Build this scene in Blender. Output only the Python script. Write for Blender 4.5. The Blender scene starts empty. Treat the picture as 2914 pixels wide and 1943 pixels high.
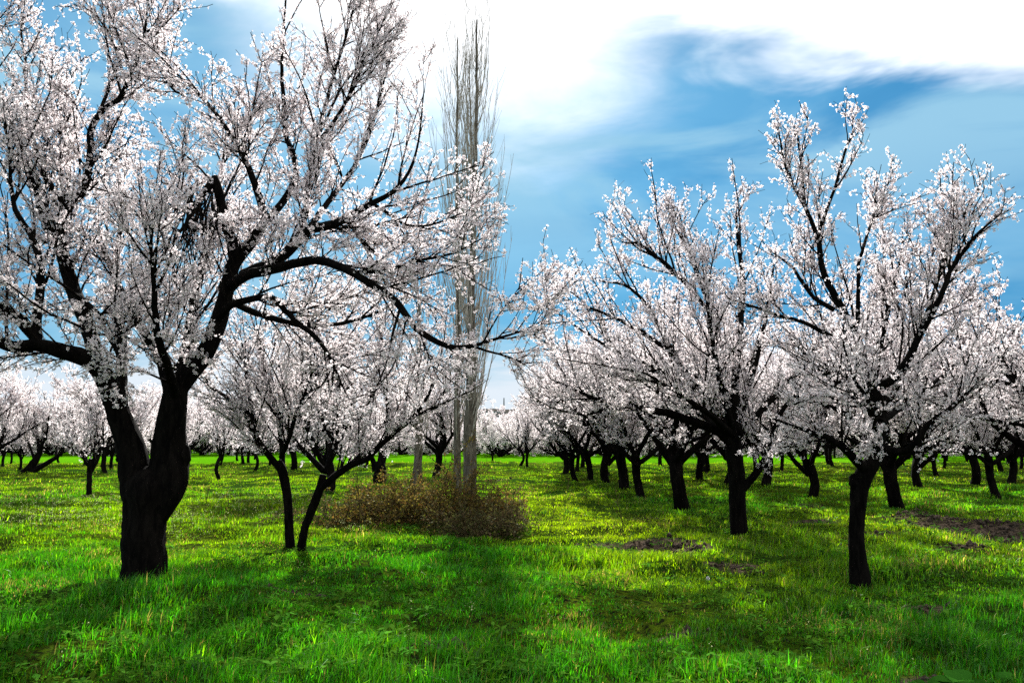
import bpy, math, random
import numpy as np

# ------------------------------------------------------------------ camera, world, sun
sc = bpy.context.scene
COL = sc.collection
FPX, CX, CY, CAM_H = 2265.0, 1457.0, 971.5, 1.6      # photograph's own pixels (2914 x 1943)
PITCH = math.atan((1251.0 - CY) / FPX)
cam_d = bpy.data.cameras.new('camera')
cam = bpy.data.objects.new('camera', cam_d)
COL.objects.link(cam)
cam.location = (0, 0, CAM_H)
cam.rotation_euler = (math.pi / 2 + PITCH, 0, 0)
cam_d.sensor_width = 36.0
cam_d.lens = FPX / 2914.0 * 36.0
cam_d.clip_start = 0.1
cam_d.clip_end = 8000.0
sc.camera = cam

SUN_EL, SUN_AZ = math.radians(33.0), math.radians(-4.0)   # azimuth from +Y towards +X
sun_d = bpy.data.lights.new('sun', 'SUN')
sun_d.energy = 5.0
sun_d.angle = math.radians(1.0)
sun_d.color = (1.0, 0.965, 0.90)
sun = bpy.data.objects.new('sun', sun_d)
COL.objects.link(sun)
SUN_DIR = (math.sin(SUN_AZ) * math.cos(SUN_EL), math.cos(SUN_AZ) * math.cos(SUN_EL), math.sin(SUN_EL))
from mathutils import Vector, Matrix
sun.rotation_euler = Vector(SUN_DIR).to_track_quat('Z', 'Y').to_euler()

sc.view_settings.view_transform = 'Standard'
sc.view_settings.look = 'None'
sc.view_settings.exposure = 1.5
sc.view_settings.gamma = 1.0
sc.view_settings.use_curve_mapping = False
sc.cycles.max_bounces = 10
sc.cycles.diffuse_bounces = 7
sc.cycles.glossy_bounces = 2
sc.cycles.transmission_bounces = 8
sc.cycles.transparent_max_bounces = 8
sc.cycles.use_denoising = False
sc.cycles.denoiser = 'OPENIMAGEDENOISE'
sc.cycles.denoising_input_passes = 'RGB_ALBEDO_NORMAL'
sc.cycles.denoising_prefilter = 'ACCURATE'
sc.cycles.sample_clamp_indirect = 4.0


class NT:
    """tiny helper for node trees"""
    def __init__(s, tree):
        s.t = tree

    def n(s, kind, **kw):
        nd = s.t.nodes.new(kind)
        for k, v in kw.items():
            setattr(nd, k, v)
        return nd

    def link(s, a, b):
        s.t.links.new(a, b)

    def put(s, sock, v):
        if hasattr(v, 'is_linked'):
            s.t.links.new(v, sock)
        else:
            sock.default_value = v

    def m(s, op, a, b=0.0, c=0.0, clamp=False):
        nd = s.n('ShaderNodeMath', operation=op, use_clamp=clamp)
        for i, v in enumerate((a, b, c)):
            s.put(nd.inputs[i], v)
        return nd.outputs[0]

    def ramp(s, v, lo, hi, a=0.0, b=1.0):
        nd = s.n('ShaderNodeMapRange', interpolation_type='SMOOTHSTEP')
        for i, x in enumerate((v, lo, hi, a, b)):
            s.put(nd.inputs[i], x)
        return nd.outputs[0]

    def mix(s, f, a, b):
        nd = s.n('ShaderNodeMix', data_type='RGBA')
        s.put(nd.inputs[0], f)
        s.put(nd.inputs[6], a if hasattr(a, 'is_linked') else tuple(a) + (1,))
        s.put(nd.inputs[7], b if hasattr(b, 'is_linked') else tuple(b) + (1,))
        return nd.outputs[2]

    def noise(s, vec, scale, detail=5.0, rough=0.55, dist=0.0, dims='3D'):
        nd = s.n('ShaderNodeTexNoise', noise_dimensions=dims)
        if vec is not None:
            s.link(vec, nd.inputs['Vector'])
        nd.inputs['Scale'].default_value = scale
        nd.inputs['Detail'].default_value = detail
        nd.inputs['Roughness'].default_value = rough
        nd.inputs['Distortion'].default_value = dist
        return nd.outputs[0]

    def xyz(s, x, y, z):
        nd = s.n('ShaderNodeCombineXYZ')
        for i, v in enumerate((x, y, z)):
            s.put(nd.inputs[i], v)
        return nd.outputs[0]


world = bpy.data.worlds.new('World')
sc.world = world
world.use_nodes = True
world.node_tree.nodes.clear()
w = NT(world.node_tree)
out = w.n('ShaderNodeOutputWorld')
bg = w.n('ShaderNodeBackground')
bg.inputs[1].default_value = 0.05
w.link(bg.outputs[0], out.inputs[0])
sky = w.n('ShaderNodeTexSky', sky_type='NISHITA')
sky.sun_disc = False
sky.sun_elevation = SUN_EL
sky.sun_rotation = SUN_AZ
sky.altitude = 200
sky.air_density = 1.0
sky.dust_density = 1.0
sky.ozone_density = 1.5
tc = w.n('ShaderNodeTexCoord')
sp = w.n('ShaderNodeSeparateXYZ')
w.link(tc.outputs['Generated'], sp.inputs[0])
dx, dy, dz = sp.outputs
el = w.m('MULTIPLY', w.m('ARCSINE', dz), 57.2958)
az = w.m('MULTIPLY', w.m('ARCTAN2', dx, dy), 57.2958)
# cloud sheet coordinates: a flat layer overhead, so bands flatten towards the horizon
zz = w.m('ADD', w.m('MAXIMUM', dz, 0.0), 0.16)
px_, py_ = w.m('DIVIDE', dx, zz), w.m('DIVIDE', dy, zz)
sheet = w.xyz(w.m('ADD', w.m('MULTIPLY', px_, 0.8), w.m('MULTIPLY', py_, 0.45)), w.m('MULTIPLY', py_, 1.25), 3.3)
nA = w.noise(sheet, 0.95, 5.0, 0.5, 0.25)
nB = w.noise(sheet, 3.2, 5.0, 0.55, 0.3)
dirv = w.xyz(w.m('MULTIPLY', az, 0.045), w.m('MULTIPLY', el, 0.12), 1.7)
nC = w.noise(dirv, 1.5, 5.0, 0.55, 0.4)
# angle to the sun: clouds near it scatter its light forward
dot = w.m('ADD', w.m('ADD', w.m('MULTIPLY', dx, SUN_DIR[0]), w.m('MULTIPLY', dy, SUN_DIR[1])), w.m('MULTIPLY', dz, SUN_DIR[2]))
sang = w.m('MULTIPLY', w.m('ARCCOSINE', w.m('MINIMUM', dot, 1.0)), 57.2958)
nish = w.n('ShaderNodeMix', data_type='RGBA', blend_type='MULTIPLY')
nish.inputs[0].default_value = 1.0
w.link(sky.outputs[0], nish.inputs[6])
nish.inputs[7].default_value = (0.42, 0.85, 1.05, 1)
blue = nish.outputs[2]
deep0 = w.mix(0.7, blue, (0.6, 3.1, 5.9))
# thin grey-blue veils
nD = w.noise(w.xyz(w.m('ADD', w.m('MULTIPLY', az, 0.05), w.m('MULTIPLY', el, 0.03)), w.m('MULTIPLY', el, 0.16), 8.4), 1.1, 6.0, 0.55, 0.5)
veil = w.m('MULTIPLY', w.ramp(w.m('ADD', w.m('MULTIPLY', nA, 0.35), w.m('MULTIPLY', nD, 0.65)), 0.43, 0.60), w.m('ADD', w.ramp(el, 11.0, 20.0, 0.38, 0.88), w.ramp(az, -6.0, -20.0, 0.0, 0.12)))
veil = w.m('MAXIMUM', veil, w.m('MULTIPLY', w.ramp(az, -4.0, -16.0), w.ramp(nD, 0.35, 0.6, 0.3, 0.95)))
shade = w.ramp(w.m('ADD', w.m('MULTIPLY', nC, 0.6), w.m('MULTIPLY', nA, 0.4)), 0.58, 0.42, 1.0, 0.84)
deepm = w.n('ShaderNodeMix', data_type='RGBA', blend_type='MULTIPLY')
deepm.inputs[0].default_value = 1.0
w.link(deep0, deepm.inputs[6])
w.link(w.xyz(w.m('MULTIPLY', shade, shade), shade, w.m('POWER', shade, 0.6)), deepm.inputs[7])
deep = deepm.outputs[2]
c1 = w.mix(veil, deep, (3.2, 5.9, 7.8))
# the bright broken deck high up, around the sun and to the right
top = w.m('ADD', w.m('ADD', el, w.m('MULTIPLY', w.m('SUBTRACT', nC, 0.5), 9.0)), w.m('MULTIPLY', w.m('SUBTRACT', nB, 0.5), 5.0))
edge = w.m('ADD', top, w.m('MULTIPLY', w.m('MAXIMUM', w.m('SUBTRACT', az, 12.0), 0.0), 0.32))
deck = w.ramp(edge, 26.2, 30.8)
c2 = w.mix(deck, c1, (13.0, 13.2, 13.6))
glow_c = w.ramp(w.m('ADD', w.m('ADD', sang, w.m('MULTIPLY', w.m('SUBTRACT', nD, 0.5), 15.0)), w.m('MULTIPLY', w.m('SUBTRACT', nB, 0.5), 9.0)), 18.0, 1.5, 0.0, 0.97)
c3 = w.mix(glow_c, c2, (14.0, 14.0, 14.2))
# low cumulus near the horizon
low = w.ramp(w.m('ADD', w.m('ADD', el, w.m('MULTIPLY', w.m('SUBTRACT', nC, 0.5), 12.0)), w.m('MULTIPLY', w.m('SUBTRACT', nB, 0.5), 4.0)), 7.5, 3.0)
c4 = w.mix(low, c3, (7.2, 8.0, 8.8))
c5 = w.n('ShaderNodeMix', data_type='RGBA', blend_type='MULTIPLY')
c5.inputs[0].default_value = 1.0
w.link(c4, c5.inputs[6])
c5.inputs[7].default_value = (.78, .78, .78, 1)
w.link(c5.outputs[2], bg.inputs[0])

# ------------------------------------------------------------------ geometry helpers
TH_C, TH_S = math.cos(PITCH), math.sin(PITCH)


def U(px, py, Y):
    """world point at forward distance Y seen through pixel px, py of the photograph"""
    xr, yr = (px - CX) / FPX, (CY - py) / FPX
    t = Y / (TH_C - TH_S * yr)
    return np.array((t * xr, Y, CAM_H + t * (TH_S + TH_C * yr)))


def G(px, py):
    xr, yr = (px - CX) / FPX, (CY - py) / FPX
    t = -CAM_H / (TH_S + TH_C * yr)
    return t * xr, t * (TH_C - TH_S * yr)


K = 2914.0 / 2352.0


def G2(x, y):
    return G(x * K, y * K)


def hash2(ix, iy, seed):
    h = (ix.astype(np.int64) * 374761393 + iy.astype(np.int64) * 668265263 + seed * 1442695041) & 0x7fffffff
    h = ((h ^ (h >> 13)) * 1274126177) & 0x7fffffff
    return ((h ^ (h >> 16)) & 0xffff) / 65535.0


def vnoise(x, y, seed=0):
    x = np.asarray(x, float); y = np.asarray(y, float)
    ix, iy = np.floor(x), np.floor(y)
    fx, fy = x - ix, y - iy
    fx, fy = fx * fx * (3 - 2 * fx), fy * fy * (3 - 2 * fy)
    a, b = hash2(ix, iy, seed), hash2(ix + 1, iy, seed)
    c, d = hash2(ix, iy + 1, seed), hash2(ix + 1, iy + 1, seed)
    return (a * (1 - fx) + b * fx) * (1 - fy) + (c * (1 - fx) + d * fx) * fy


def fbm(x, y, seed=0, o=3):
    s, a, t = 0.0, 1.0, 0.0
    for k in range(o):
        s = s + a * vnoise(x * 2 ** k, y * 2 ** k, seed + k * 17)
        t += a
        a *= 0.5
    return s / t


# turned earth: (photo x, photo y of the centre, half width across, half width along)
SOIL = [(2252, 1222, 1.2, 0.75), (2335, 1244, 1.1, .75), (2170, 1207, .9, .65), (2100, 1198, .5, .35), (1515, 1246, .95, .38),
        (1565, 1262, .45, .3), (1690, 1298, .45, .28), (1780, 1205, .7, .5), (1905, 1168, .9, .5), (1830, 1158, .6, .4),
        (1330, 1258, .28, .2), (690, 1372, .35, .10), (2060, 1378, .5, .2),
        (2230, 1275, .5, .2), (2030, 1245, .35, .22), (1150, 1110, .5, .5), (2150, 1530, .3, .12), (1300, 1505, .3, .1), (1860, 1200, .5, .3),
        (1475, 1200, .4, .3), (1000, 1500, .4, .09), (1560, 1440, .35, .12)]
SOILW = [(G2(a, b)[0], G2(a, b)[1], c, d) for a, b, c, d in SOIL]


def soil_at(x, y):
    s = np.zeros_like(x)
    wob = (fbm(x * 2.2, y * 2.2, 5) - .5) * 1.5
    for (sx, sy, rx, ry) in SOILW:
        q = np.sqrt(((x - sx) / rx) ** 2 + ((y - sy) / ry) ** 2) + wob
        s = np.maximum(s, np.clip((1.15 - q) / .45, 0, 1))
    return s


def ground_h(x, y):
    x = np.asarray(x, float); y = np.asarray(y, float)
    fade = np.clip(1.5 - np.hypot(x, y) / 90.0, 0.0, 1.0)
    h = (fbm(x * .33, y * .33, 1) - .5) * .30 + (fbm(x * 1.0, y * 1.5, 2, 2) - .5) * .30
    s = soil_at(x, y)
    h = h + s * (.0 + .09 * (fbm(x * 3.0, y * 3.0, 9, 3) - .35))
    return h * fade


def gz(x, y):
    return float(ground_h(np.array([x]), np.array([y]))[0])


def new_mesh(name, verts, faces, mat=None, cols=None, smooth=False, attr='col'):
    """faces: list of int arrays (m, k); one mesh from numpy arrays"""
    me = bpy.data.meshes.new(name)
    verts = np.ascontiguousarray(verts, dtype=np.float32)
    me.vertices.add(len(verts))
    me.vertices.foreach_set('co', verts.ravel())
    faces = [np.asarray(f, dtype=np.int32) for f in faces if len(f)]
    loops = np.concatenate([f.ravel() for f in faces])
    sizes = np.concatenate([np.full(len(f), f.shape[1], np.int32) for f in faces])
    starts = np.concatenate([[0], np.cumsum(sizes)[:-1]]).astype(np.int32)
    me.loops.add(len(loops))
    me.loops.foreach_set('vertex_index', loops)
    me.polygons.add(len(sizes))
    me.polygons.foreach_set('loop_start', starts)
    me.polygons.foreach_set('loop_total', sizes)
    if smooth:
        me.polygons.foreach_set('use_smooth', np.ones(len(sizes), bool))
    if cols is not None:
        a = me.attributes.new(attr, 'FLOAT_COLOR', 'POINT')
        c = np.ones((len(verts), 4), np.float32)
        c[:, :3] = cols
        a.data.foreach_set('color', c.ravel())
    me.update(calc_edges=True)
    if mat:
        me.materials.append(mat)
    return me


def obj(name, me, parent=None, loc=None):
    o = bpy.data.objects.new(name, me)
    COL.objects.link(o)
    if parent:
        o.parent = parent
    if loc is not None:
        o.location = loc
    return o


def tag(o, label=None, cat=None, group=None, kind=None):
    for k, v in (('label', label), ('category', cat), ('group', group), ('kind', kind)):
        if v:
            o[k] = v
    return o


def copy_tree(o, parent=None):
    c = o.copy()
    COL.objects.link(c)
    c.parent = parent
    for ch in list(o.children):
        copy_tree(ch, c)
    return c


def nrm(v):
    return v / np.maximum(np.linalg.norm(v, axis=-1, keepdims=True), 1e-9)


def tubes(P, R, k, gnarl=0.0, rng=None, cap=False):
    """P (B,n,3), R (B,n) -> verts, faces of B tubes of k sides"""
    B, n, _ = P.shape
    T = np.empty_like(P)
    T[:, 1:-1] = P[:, 2:] - P[:, :-2]
    T[:, 0] = P[:, 1] - P[:, 0]
    T[:, -1] = P[:, -1] - P[:, -2]
    T = nrm(T)
    main = nrm(P[:, -1] - P[:, 0])
    ref = np.where(np.abs(main[:, 2:3]) < .75, np.array([[0, 0, 1.0]]), np.array([[1.0, 0, 0]]))
    Uv = nrm(np.cross(T, ref[:, None, :]))
    V = np.cross(T, Uv)
    a = np.arange(k) * 2 * np.pi / k
    rad = R[:, :, None] * np.ones(k)
    if gnarl and rng is not None:
        s = np.arange(n) * 1.0
        for f, q, am in ((2, .31, .5), (3, .23, .6), (5, .5, .35), (7, .17, .3)):
            ph = rng.uniform(0, 6.28)
            rad = rad * (1 + gnarl * am * np.sin(f * a[None, None, :] + ph + q * s[None, :, None] * rng.uniform(-1, 1)))
        rad = rad * (1 + gnarl * rng.normal(0, .35, rad.shape))
    verts = P[:, :, None, :] + rad[..., None] * (np.cos(a)[None, None, :, None] * Uv[:, :, None, :] + np.sin(a)[None, None, :, None] * V[:, :, None, :])
    base = (np.arange(B) * n * k)[:, None, None]
    i = (np.arange(n - 1) * k)[None, :, None]
    j = np.arange(k)[None, None, :]
    j2 = (j + 1) % k
    F = np.stack([base + i + j, base + i + j2, base + i + k + j2, base + i + k + j], -1).reshape(-1, 4)
    verts = verts.reshape(-1, 3)
    faces = [F]
    if cap:
        faces.append((np.arange(k)[None, :] + (np.arange(B) * n * k + (n - 1) * k)[:, None]))
    return verts, faces


class Acc:
    def __init__(s):
        s.v, s.f, s.c, s.n = [], [], [], 0

    def add(s, v, faces, col=None):
        s.v.append(v)
        for f in faces:
            s.f.append(f + s.n)
        if col is not None:
            s.c.append(np.broadcast_to(col, (len(v), 3)))
        s.n += len(v)

    def mesh(s, name, mat, smooth=False):
        by = {}
        for f in s.f:
            by.setdefault(f.shape[1], []).append(f)
        return new_mesh(name, np.concatenate(s.v), [np.concatenate(x) for x in by.values()], mat,
                        np.concatenate(s.c) if s.c else None, smooth)


# ------------------------------------------------------------------ materials
def material(name):
    m = bpy.data.materials.new(name)
    m.use_nodes = True
    m.node_tree.nodes.clear()
    t = NT(m.node_tree)
    o = t.n('ShaderNodeOutputMaterial')
    return m, t, o


def bark_mat(name, c0, c1, scale, bump=0.6, rough=0.95):
    m, t, o = material(name)
    co = t.n('ShaderNodeTexCoord').outputs['Object']
    mp = t.n('ShaderNodeMapping')
    mp.inputs['Scale'].default_value = (1, 1, .28)
    t.link(co, mp.inputs[0])
    n = t.noise(mp.outputs[0], scale, 7.0, .65, .6)
    f = t.ramp(n, .35, .68)
    b = t.n('ShaderNodeBsdfPrincipled')
    t.link(t.mix(f, c0, c1), b.inputs['Base Color'])
    b.inputs['Roughness'].default_value = rough
    b.inputs['Specular IOR Level'].default_value = .03
    bp = t.n('ShaderNodeBump')
    bp.inputs['Strength'].default_value = bump
    bp.inputs['Distance'].default_value = .03
    t.link(n, bp.inputs['Height'])
    t.link(bp.outputs[0], b.inputs['Normal'])
    t.link(b.outputs[0], o.inputs[0])
    return m


def leaf_mat(name, trans=.5, gloss=.0, rough=.4, tint=(1, 1, 1), boost=1.0):
    """thin sheet: lets light through; colour from the mesh's own col attribute"""
    m, t, o = material(name)
    at = t.n('ShaderNodeAttribute', attribute_name='col')
    d = t.n('ShaderNodeBsdfDiffuse')
    tr = t.n('ShaderNodeBsdfTranslucent')
    t.link(at.outputs[0], d.inputs[0])
    mx = t.n('ShaderNodeMix', data_type='RGBA', blend_type='MULTIPLY')
    mx.inputs[0].default_value = 1
    t.link(at.outputs[0], mx.inputs[6])
    mx.inputs[7].default_value = (*tint, 1)
    t.link(mx.outputs[2], tr.inputs[0])
    ms = t.n('ShaderNodeMixShader')
    ms.inputs[0].default_value = trans
    t.link(d.outputs[0], ms.inputs[1])
    t.link(tr.outputs[0], ms.inputs[2])
    last = ms.outputs[0]
    if gloss:
        g = t.n('ShaderNodeBsdfGlossy')
        g.inputs['Roughness'].default_value = rough
        g.inputs[0].default_value = (.9, 1, .8, 1)
        m2 = t.n('ShaderNodeMixShader')
        m2.inputs[0].default_value = gloss
        t.link(last, m2.inputs[1])
        t.link(g.outputs[0], m2.inputs[2])
        last = m2.outputs[0]
    t.link(last, o.inputs[0])
    return m


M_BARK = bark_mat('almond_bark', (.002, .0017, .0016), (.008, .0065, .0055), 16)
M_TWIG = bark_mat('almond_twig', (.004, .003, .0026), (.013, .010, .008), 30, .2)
M_POP = bark_mat('poplar_bark', (.05, .044, .036), (.18, .16, .13), 9, .7)
M_SHOOT = bark_mat('poplar_shoot', (.22, .20, .17), (.46, .43, .38), 14, .2)
M_PETAL = leaf_mat('petal', .55, tint=(1, .99, 1))
M_GRASS = leaf_mat('grass_blade', .55, gloss=.02, rough=.42, tint=(1.25, 1.15, .55))
M_BRAM = leaf_mat('bramble_leaf', .45, gloss=.012, rough=.5)
M_STEM = bark_mat('dry_stem', (.035, .026, .012), (.10, .075, .035), 20, .2)
M_DRY = leaf_mat('dry_leaf', .4)


# ------------------------------------------------------------------ blossoming trees
def grow(P, D, L, n, wig, up, rng):
    """B branches from points P along D, length L, n points each, bending towards the sky by up"""
    B = len(P)
    pts = np.empty((B, n, 3))
    pts[:, 0] = P
    d = D.copy()
    st = (L / (n - 1))[:, None]
    for i in range(1, n):
        d = d + rng.normal(0, wig, (B, 3))
        d[:, 2] += up
        d = nrm(d)
        pts[:, i] = pts[:, i - 1] + d * st
    return pts


def side_dirs(T, ang, rng, lift):
    """directions at angle ang off tangents T, random round them, raised by lift"""
    r = nrm(rng.normal(0, 1, T.shape))
    perp = nrm(r - (r * T).sum(-1, keepdims=True) * T)
    d = np.cos(ang)[:, None] * T + np.sin(ang)[:, None] * perp
    d[:, 2] += lift
    return nrm(d)


def pick_on(P, idx, t):
    """points and tangents at parameter t (0..1) on branches P[idx]"""
    n = P.shape[1]
    s = t * (n - 1)
    i = np.minimum(s.astype(int), n - 2)
    f = (s - i)[:, None]
    a, b = P[idx, i], P[idx, i + 1]
    return a * (1 - f) + b * f, nrm(b - a)


def spaced(L, gap, t0, t1, rng):
    """for branches of lengths L: index and parameter of a child every gap metres between t0 and t1"""
    cnt = np.maximum(rng.poisson(L * (t1 - t0) / gap), 0)
    idx = np.repeat(np.arange(len(L)), cnt)
    return idx, rng.uniform(t0, t1, len(idx))


def flowers_mesh(name, C, N, S, rng, pinks=.0, petals=5):
    B = len(C)
    u = nrm(np.cross(N, rng.normal(0, 1, (B, 3))))
    v = np.cross(N, u)
    k = petals
    nv = 1 + 3 * k + 3
    verts = np.empty((B, nv, 3), np.float32)
    verts[:, 0] = C
    cup = rng.uniform(.30, .95, B)[:, None]
    for j in range(k):
        a = 2 * math.pi * j / k
        h = .50 * 5 / k
        for q, (da, rr, hh) in enumerate(((-h, .78, .55), (0, 1.0, 1.0), (h, .78, .55))):
            ang = a + da
            e = math.cos(ang) * u + math.sin(ang) * v
            verts[:, 1 + 3 * j + q] = C + S[:, None] * rr * e + (S[:, None] * hh * cup) * N
    for j in range(3):                      # calyx behind the petals
        ang = 2.1 * j
        verts[:, 1 + 3 * k + j] = C + (S * .36)[:, None] * (math.cos(ang) * u + math.sin(ang) * v) - (S * .10)[:, None] * N
    base = (np.arange(B) * nv)[:, None]
    F = np.concatenate([np.stack([base[:, 0], base[:, 0] + 1 + 3 * j, base[:, 0] + 2 + 3 * j, base[:, 0] + 3 + 3 * j], -1) for j in range(k)])
    F3 = np.stack([base[:, 0] + 1 + 3 * k, base[:, 0] + 2 + 3 * k, base[:, 0] + 3 + 3 * k], -1)
    col = np.empty((B, nv, 3), np.float32)
    p = np.clip(rng.normal(.04 + pinks, .16, B), 0, 1)[:, None]
    white, pink = np.array((.935, .935, .95)), np.array((.90, .80, .83))
    col[:, 1:] = (white * (1 - p) + pink * p)[:, None, :]
    col[:, 0] = np.array((.72, .50, .48)) * (1 - .4 * rng.random((B, 1)))
    col[:, 1 + 3 * k:] = np.array((.06, .026, .024))
    return new_mesh(name, verts.reshape(-1, 3), [F, F3], M_PETAL, col.reshape(-1, 3))


def catmull(pts, step):
    """pts (n, 4): x y z r resampled to even spacing"""
    p = np.vstack([2 * pts[0] - pts[1], pts, 2 * pts[-1] - pts[-2]])
    outp = []
    for i in range(1, len(p) - 2):
        m = max(2, int(np.linalg.norm(p[i + 1, :3] - p[i, :3]) / step))
        t = (np.arange(m) / m)[:, None]
        a, b, c, d = p[i - 1], p[i], p[i + 1], p[i + 2]
        outp.append(.5 * (2 * b + (c - a) * t + (2 * a - 5 * b + 4 * c - d) * t * t + (3 * b - a - 3 * c + d) * t ** 3))
    outp.append(p[-2][None])
    r = np.vstack(outp)
    r[:, 3] = np.maximum(r[:, 3], .003)
    return r


class Blossom:
    """collects trunk, limbs, branches, blossom of one almond tree; world or own coordinates"""
    def __init__(s, seed):
        s.rng = np.random.default_rng(seed)
        s.limbs, s.trunk = [], []
        s.extra = Acc()

    def wood(s, pts, kind='limb', step=.07, wob=.35):
        r = catmull(np.asarray(pts, float), step)
        n = len(r)
        q = np.cumsum(s.rng.normal(0, 1, (n, 3)), 0)
        q -= np.linspace(0, 1, n)[:, None] * q[-1]
        q *= (wob * .10 * np.sqrt(1 / max(n, 1))) * np.minimum(1, r[:, 3:4] / .03)
        env = np.sin(np.linspace(0, math.pi, n))[:, None]
        r[:, :3] += q * env
        (s.trunk if kind == 'trunk' else s.limbs).append(r)
        return r

    def px(s, pts, D, kind='limb', wob=.35):
        """pts: (photo x, photo y, depth offset, width in photo pixels)"""
        out_ = []
        for (x, y, dd, wd) in pts:
            P = U(x, y, D + dd)
            out_.append((*P, wd * .5 * (D + dd) / FPX))
        return s.wood(out_, kind, wob=wob)

    def twig_out(s, par):
        rng = s.rng
        g = par
        P0, T0, R0, term = [], [], [], []
        for r in s.limbs:
            seg = np.linalg.norm(np.diff(r[:, :3], axis=0), axis=1)
            ln = np.concatenate([[0], np.cumsum(seg)])
            tot = ln[-1]
            lo = max(g['start'] * tot, 0)
            m = rng.poisson(max(0, (tot - lo)) / g['gap1'])
            q = rng.uniform(lo, tot, m)
            i = np.clip(np.searchsorted(ln, q) - 1, 0, len(r) - 2)
            keep = r[i, 3] < g['rmax']
            i = i[keep]
            P0.append(r[i, :3]); T0.append(nrm(r[i + 1, :3] - r[i, :3])); R0.append(r[i, 3]); term.append(np.zeros(len(i)))
            if r[-1, 3] < .03:
                P0.append(np.repeat(r[-1:, :3], 2, 0)); T0.append(np.repeat(nrm(r[-1:, :3] - r[-3:-2, :3]), 2, 0))
                R0.append(np.full(2, r[-1, 3])); term.append(np.ones(2))
        P0, T0, R0, term = np.concatenate(P0), np.concatenate(T0), np.concatenate(R0), np.concatenate(term)
        ang = np.where(term > 0, rng.uniform(.05, .5, len(P0)), rng.uniform(.4, 1.0, len(P0)))
        D1 = side_dirs(T0, ang, rng, g['lift'])
        D1 = nrm(D1 + g.get('wind', np.zeros(3)))
        L1 = rng.uniform(.45, 1.25, len(P0)) * g['len1'] * np.where(term > 0, g.get('tip', .4), np.clip(g.get('l0', .06) + R0 / .025, g.get('l0', .06) + .11, 1.15))
        whip = rng.random(len(P0)) < g['whip']
        L1 = np.where(whip, L1 * 1.5, L1)
        D1[whip, 2] += .7
        D1 = nrm(D1)
        n1 = 9
        B1 = grow(P0, D1, L1, n1, g['wig'], g['up'], rng)
        r1 = np.minimum(R0 * .65, .0042 + .0085 * L1 * g.get('thick', 1))
        R1 = r1[:, None] * np.linspace(1, .3, n1)[None, :]
        R1 = np.maximum(R1, .0032)
        # second order
        i2, t2 = spaced(L1, g['gap2'], .12, 1.0, rng)
        P2, T2 = pick_on(B1, i2, t2)
        D2 = side_dirs(T2, rng.uniform(.45, 1.0, len(i2)), rng, g['lift'] * .8)
        L2 = rng.uniform(.22, .75, len(i2)) * (1.25 - .65 * t2) * g['len2']
        L2 = np.minimum(L2, .50 * L1[i2] + .05)
        B2 = grow(P2, D2, L2, 6, g['wig'], g['up'] * .8, rng)
        R2 = np.maximum(np.minimum(r1[i2] * .75, .0055)[:, None] * np.linspace(1, .55, 6)[None, :], .0030)
        # spurs
        i3, t3 = spaced(L2, g['gap3'], .15, 1.0, rng)
        P3, T3 = pick_on(B2, i3, t3)
        D3 = side_dirs(T3, rng.uniform(.5, 1.2, len(i3)), rng, .1)
        L3 = rng.uniform(.05, .22, len(i3))
        B3 = grow(P3, D3, L3, 3, .15, .0, rng)
        R3 = np.full((len(i3), 3), .0026)
        s.b = ((B1, R1, 6), (B2, R2, 4), (B3, R3, 3))
        # flowers in clumps on short spurs
        C, W = [], []
        for Bx, Lx, gap, t0 in ((B1, L1, g['fgap'] * 1.3, .25), (B2, L2, g['fgap'], .08), (B3, L3, g['fgap'] * .8, .1)):
            i, t = spaced(Lx, gap, t0, 1.0, rng)
            keep = rng.random(len(i)) < (1 - .55 * np.clip((t - .75) / .25, 0, 1))
            i, t = i[keep], t[keep]
            P, T = pick_on(Bx, i, t)
            o = nrm(rng.normal(0, 1, P.shape)); o = nrm(o - (o * T).sum(-1, keepdims=True) * T)
            m = rng.integers(1, g['clump'] + 1, len(i))
            r = np.repeat(np.arange(len(i)), m)
            of = nrm(o[r] + rng.normal(0, .6, (len(r), 3)))
            C.append(P[r] + of * rng.uniform(.010, .034, (len(r), 1)) * g.get('fsize', 1)); W.append(of)
        for r in s.limbs:                              # spurs sitting straight on the thin ends of limbs
            q = r[r[:, 3] < .024]
            if len(q) > 3:
                L = np.linalg.norm(q[-1, :3] - q[0, :3])
                m = rng.poisson(L / (g['fgap'] * .55))
                i = rng.integers(0, len(q) - 1, m)
                T_ = nrm(q[i + 1, :3] - q[i, :3])
                o = nrm(rng.normal(0, 1, T_.shape)); o = nrm(o - (o * T_).sum(-1, keepdims=True) * T_)
                j = np.repeat(np.arange(m), rng.integers(1, g['clump'] + 1, m))
                of = nrm(o[j] + rng.normal(0, .5, (len(j), 3)))
                C.append(q[i][j, :3] + of * (q[i][j, 3:4] + rng.uniform(.012, .06, (len(j), 1)) * g.get('fsize', 1))); W.append(of)
        C, W = np.concatenate(C), np.concatenate(W)
        W = nrm(W + rng.normal(0, .5, W.shape))
        S = rng.uniform(.0115, .0195, len(C)) * g.get('fsize', 1)
        small = rng.random(len(C)) < .12
        S[small] *= .55
        s.C, s.N, s.S = C, W, S
        return s

    def build(s, root, origin, sides=12, limb_parts=True, tname='trunk', pinks=0.0, petals=5):
        rng = s.rng
        o3 = np.asarray(origin, float)

        def one(rs, name, cap=True, k=sides):
            a = Acc()
            for r in rs:
                kk = k if r[:, 3].max() > .03 else 7
                v, f = tubes(r[None, :, :3] - o3, r[None, :, 3], kk, .07 if r[:, 3].max() > .03 else .04, rng, cap)
                a.add(v, f)
            return a
        for extra_stem in s.trunk[1:] if limb_parts else []:
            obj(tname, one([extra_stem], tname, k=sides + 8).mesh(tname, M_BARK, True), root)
        a = one(s.trunk[:1] if limb_parts else s.trunk, tname, k=sides + 8)
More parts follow.
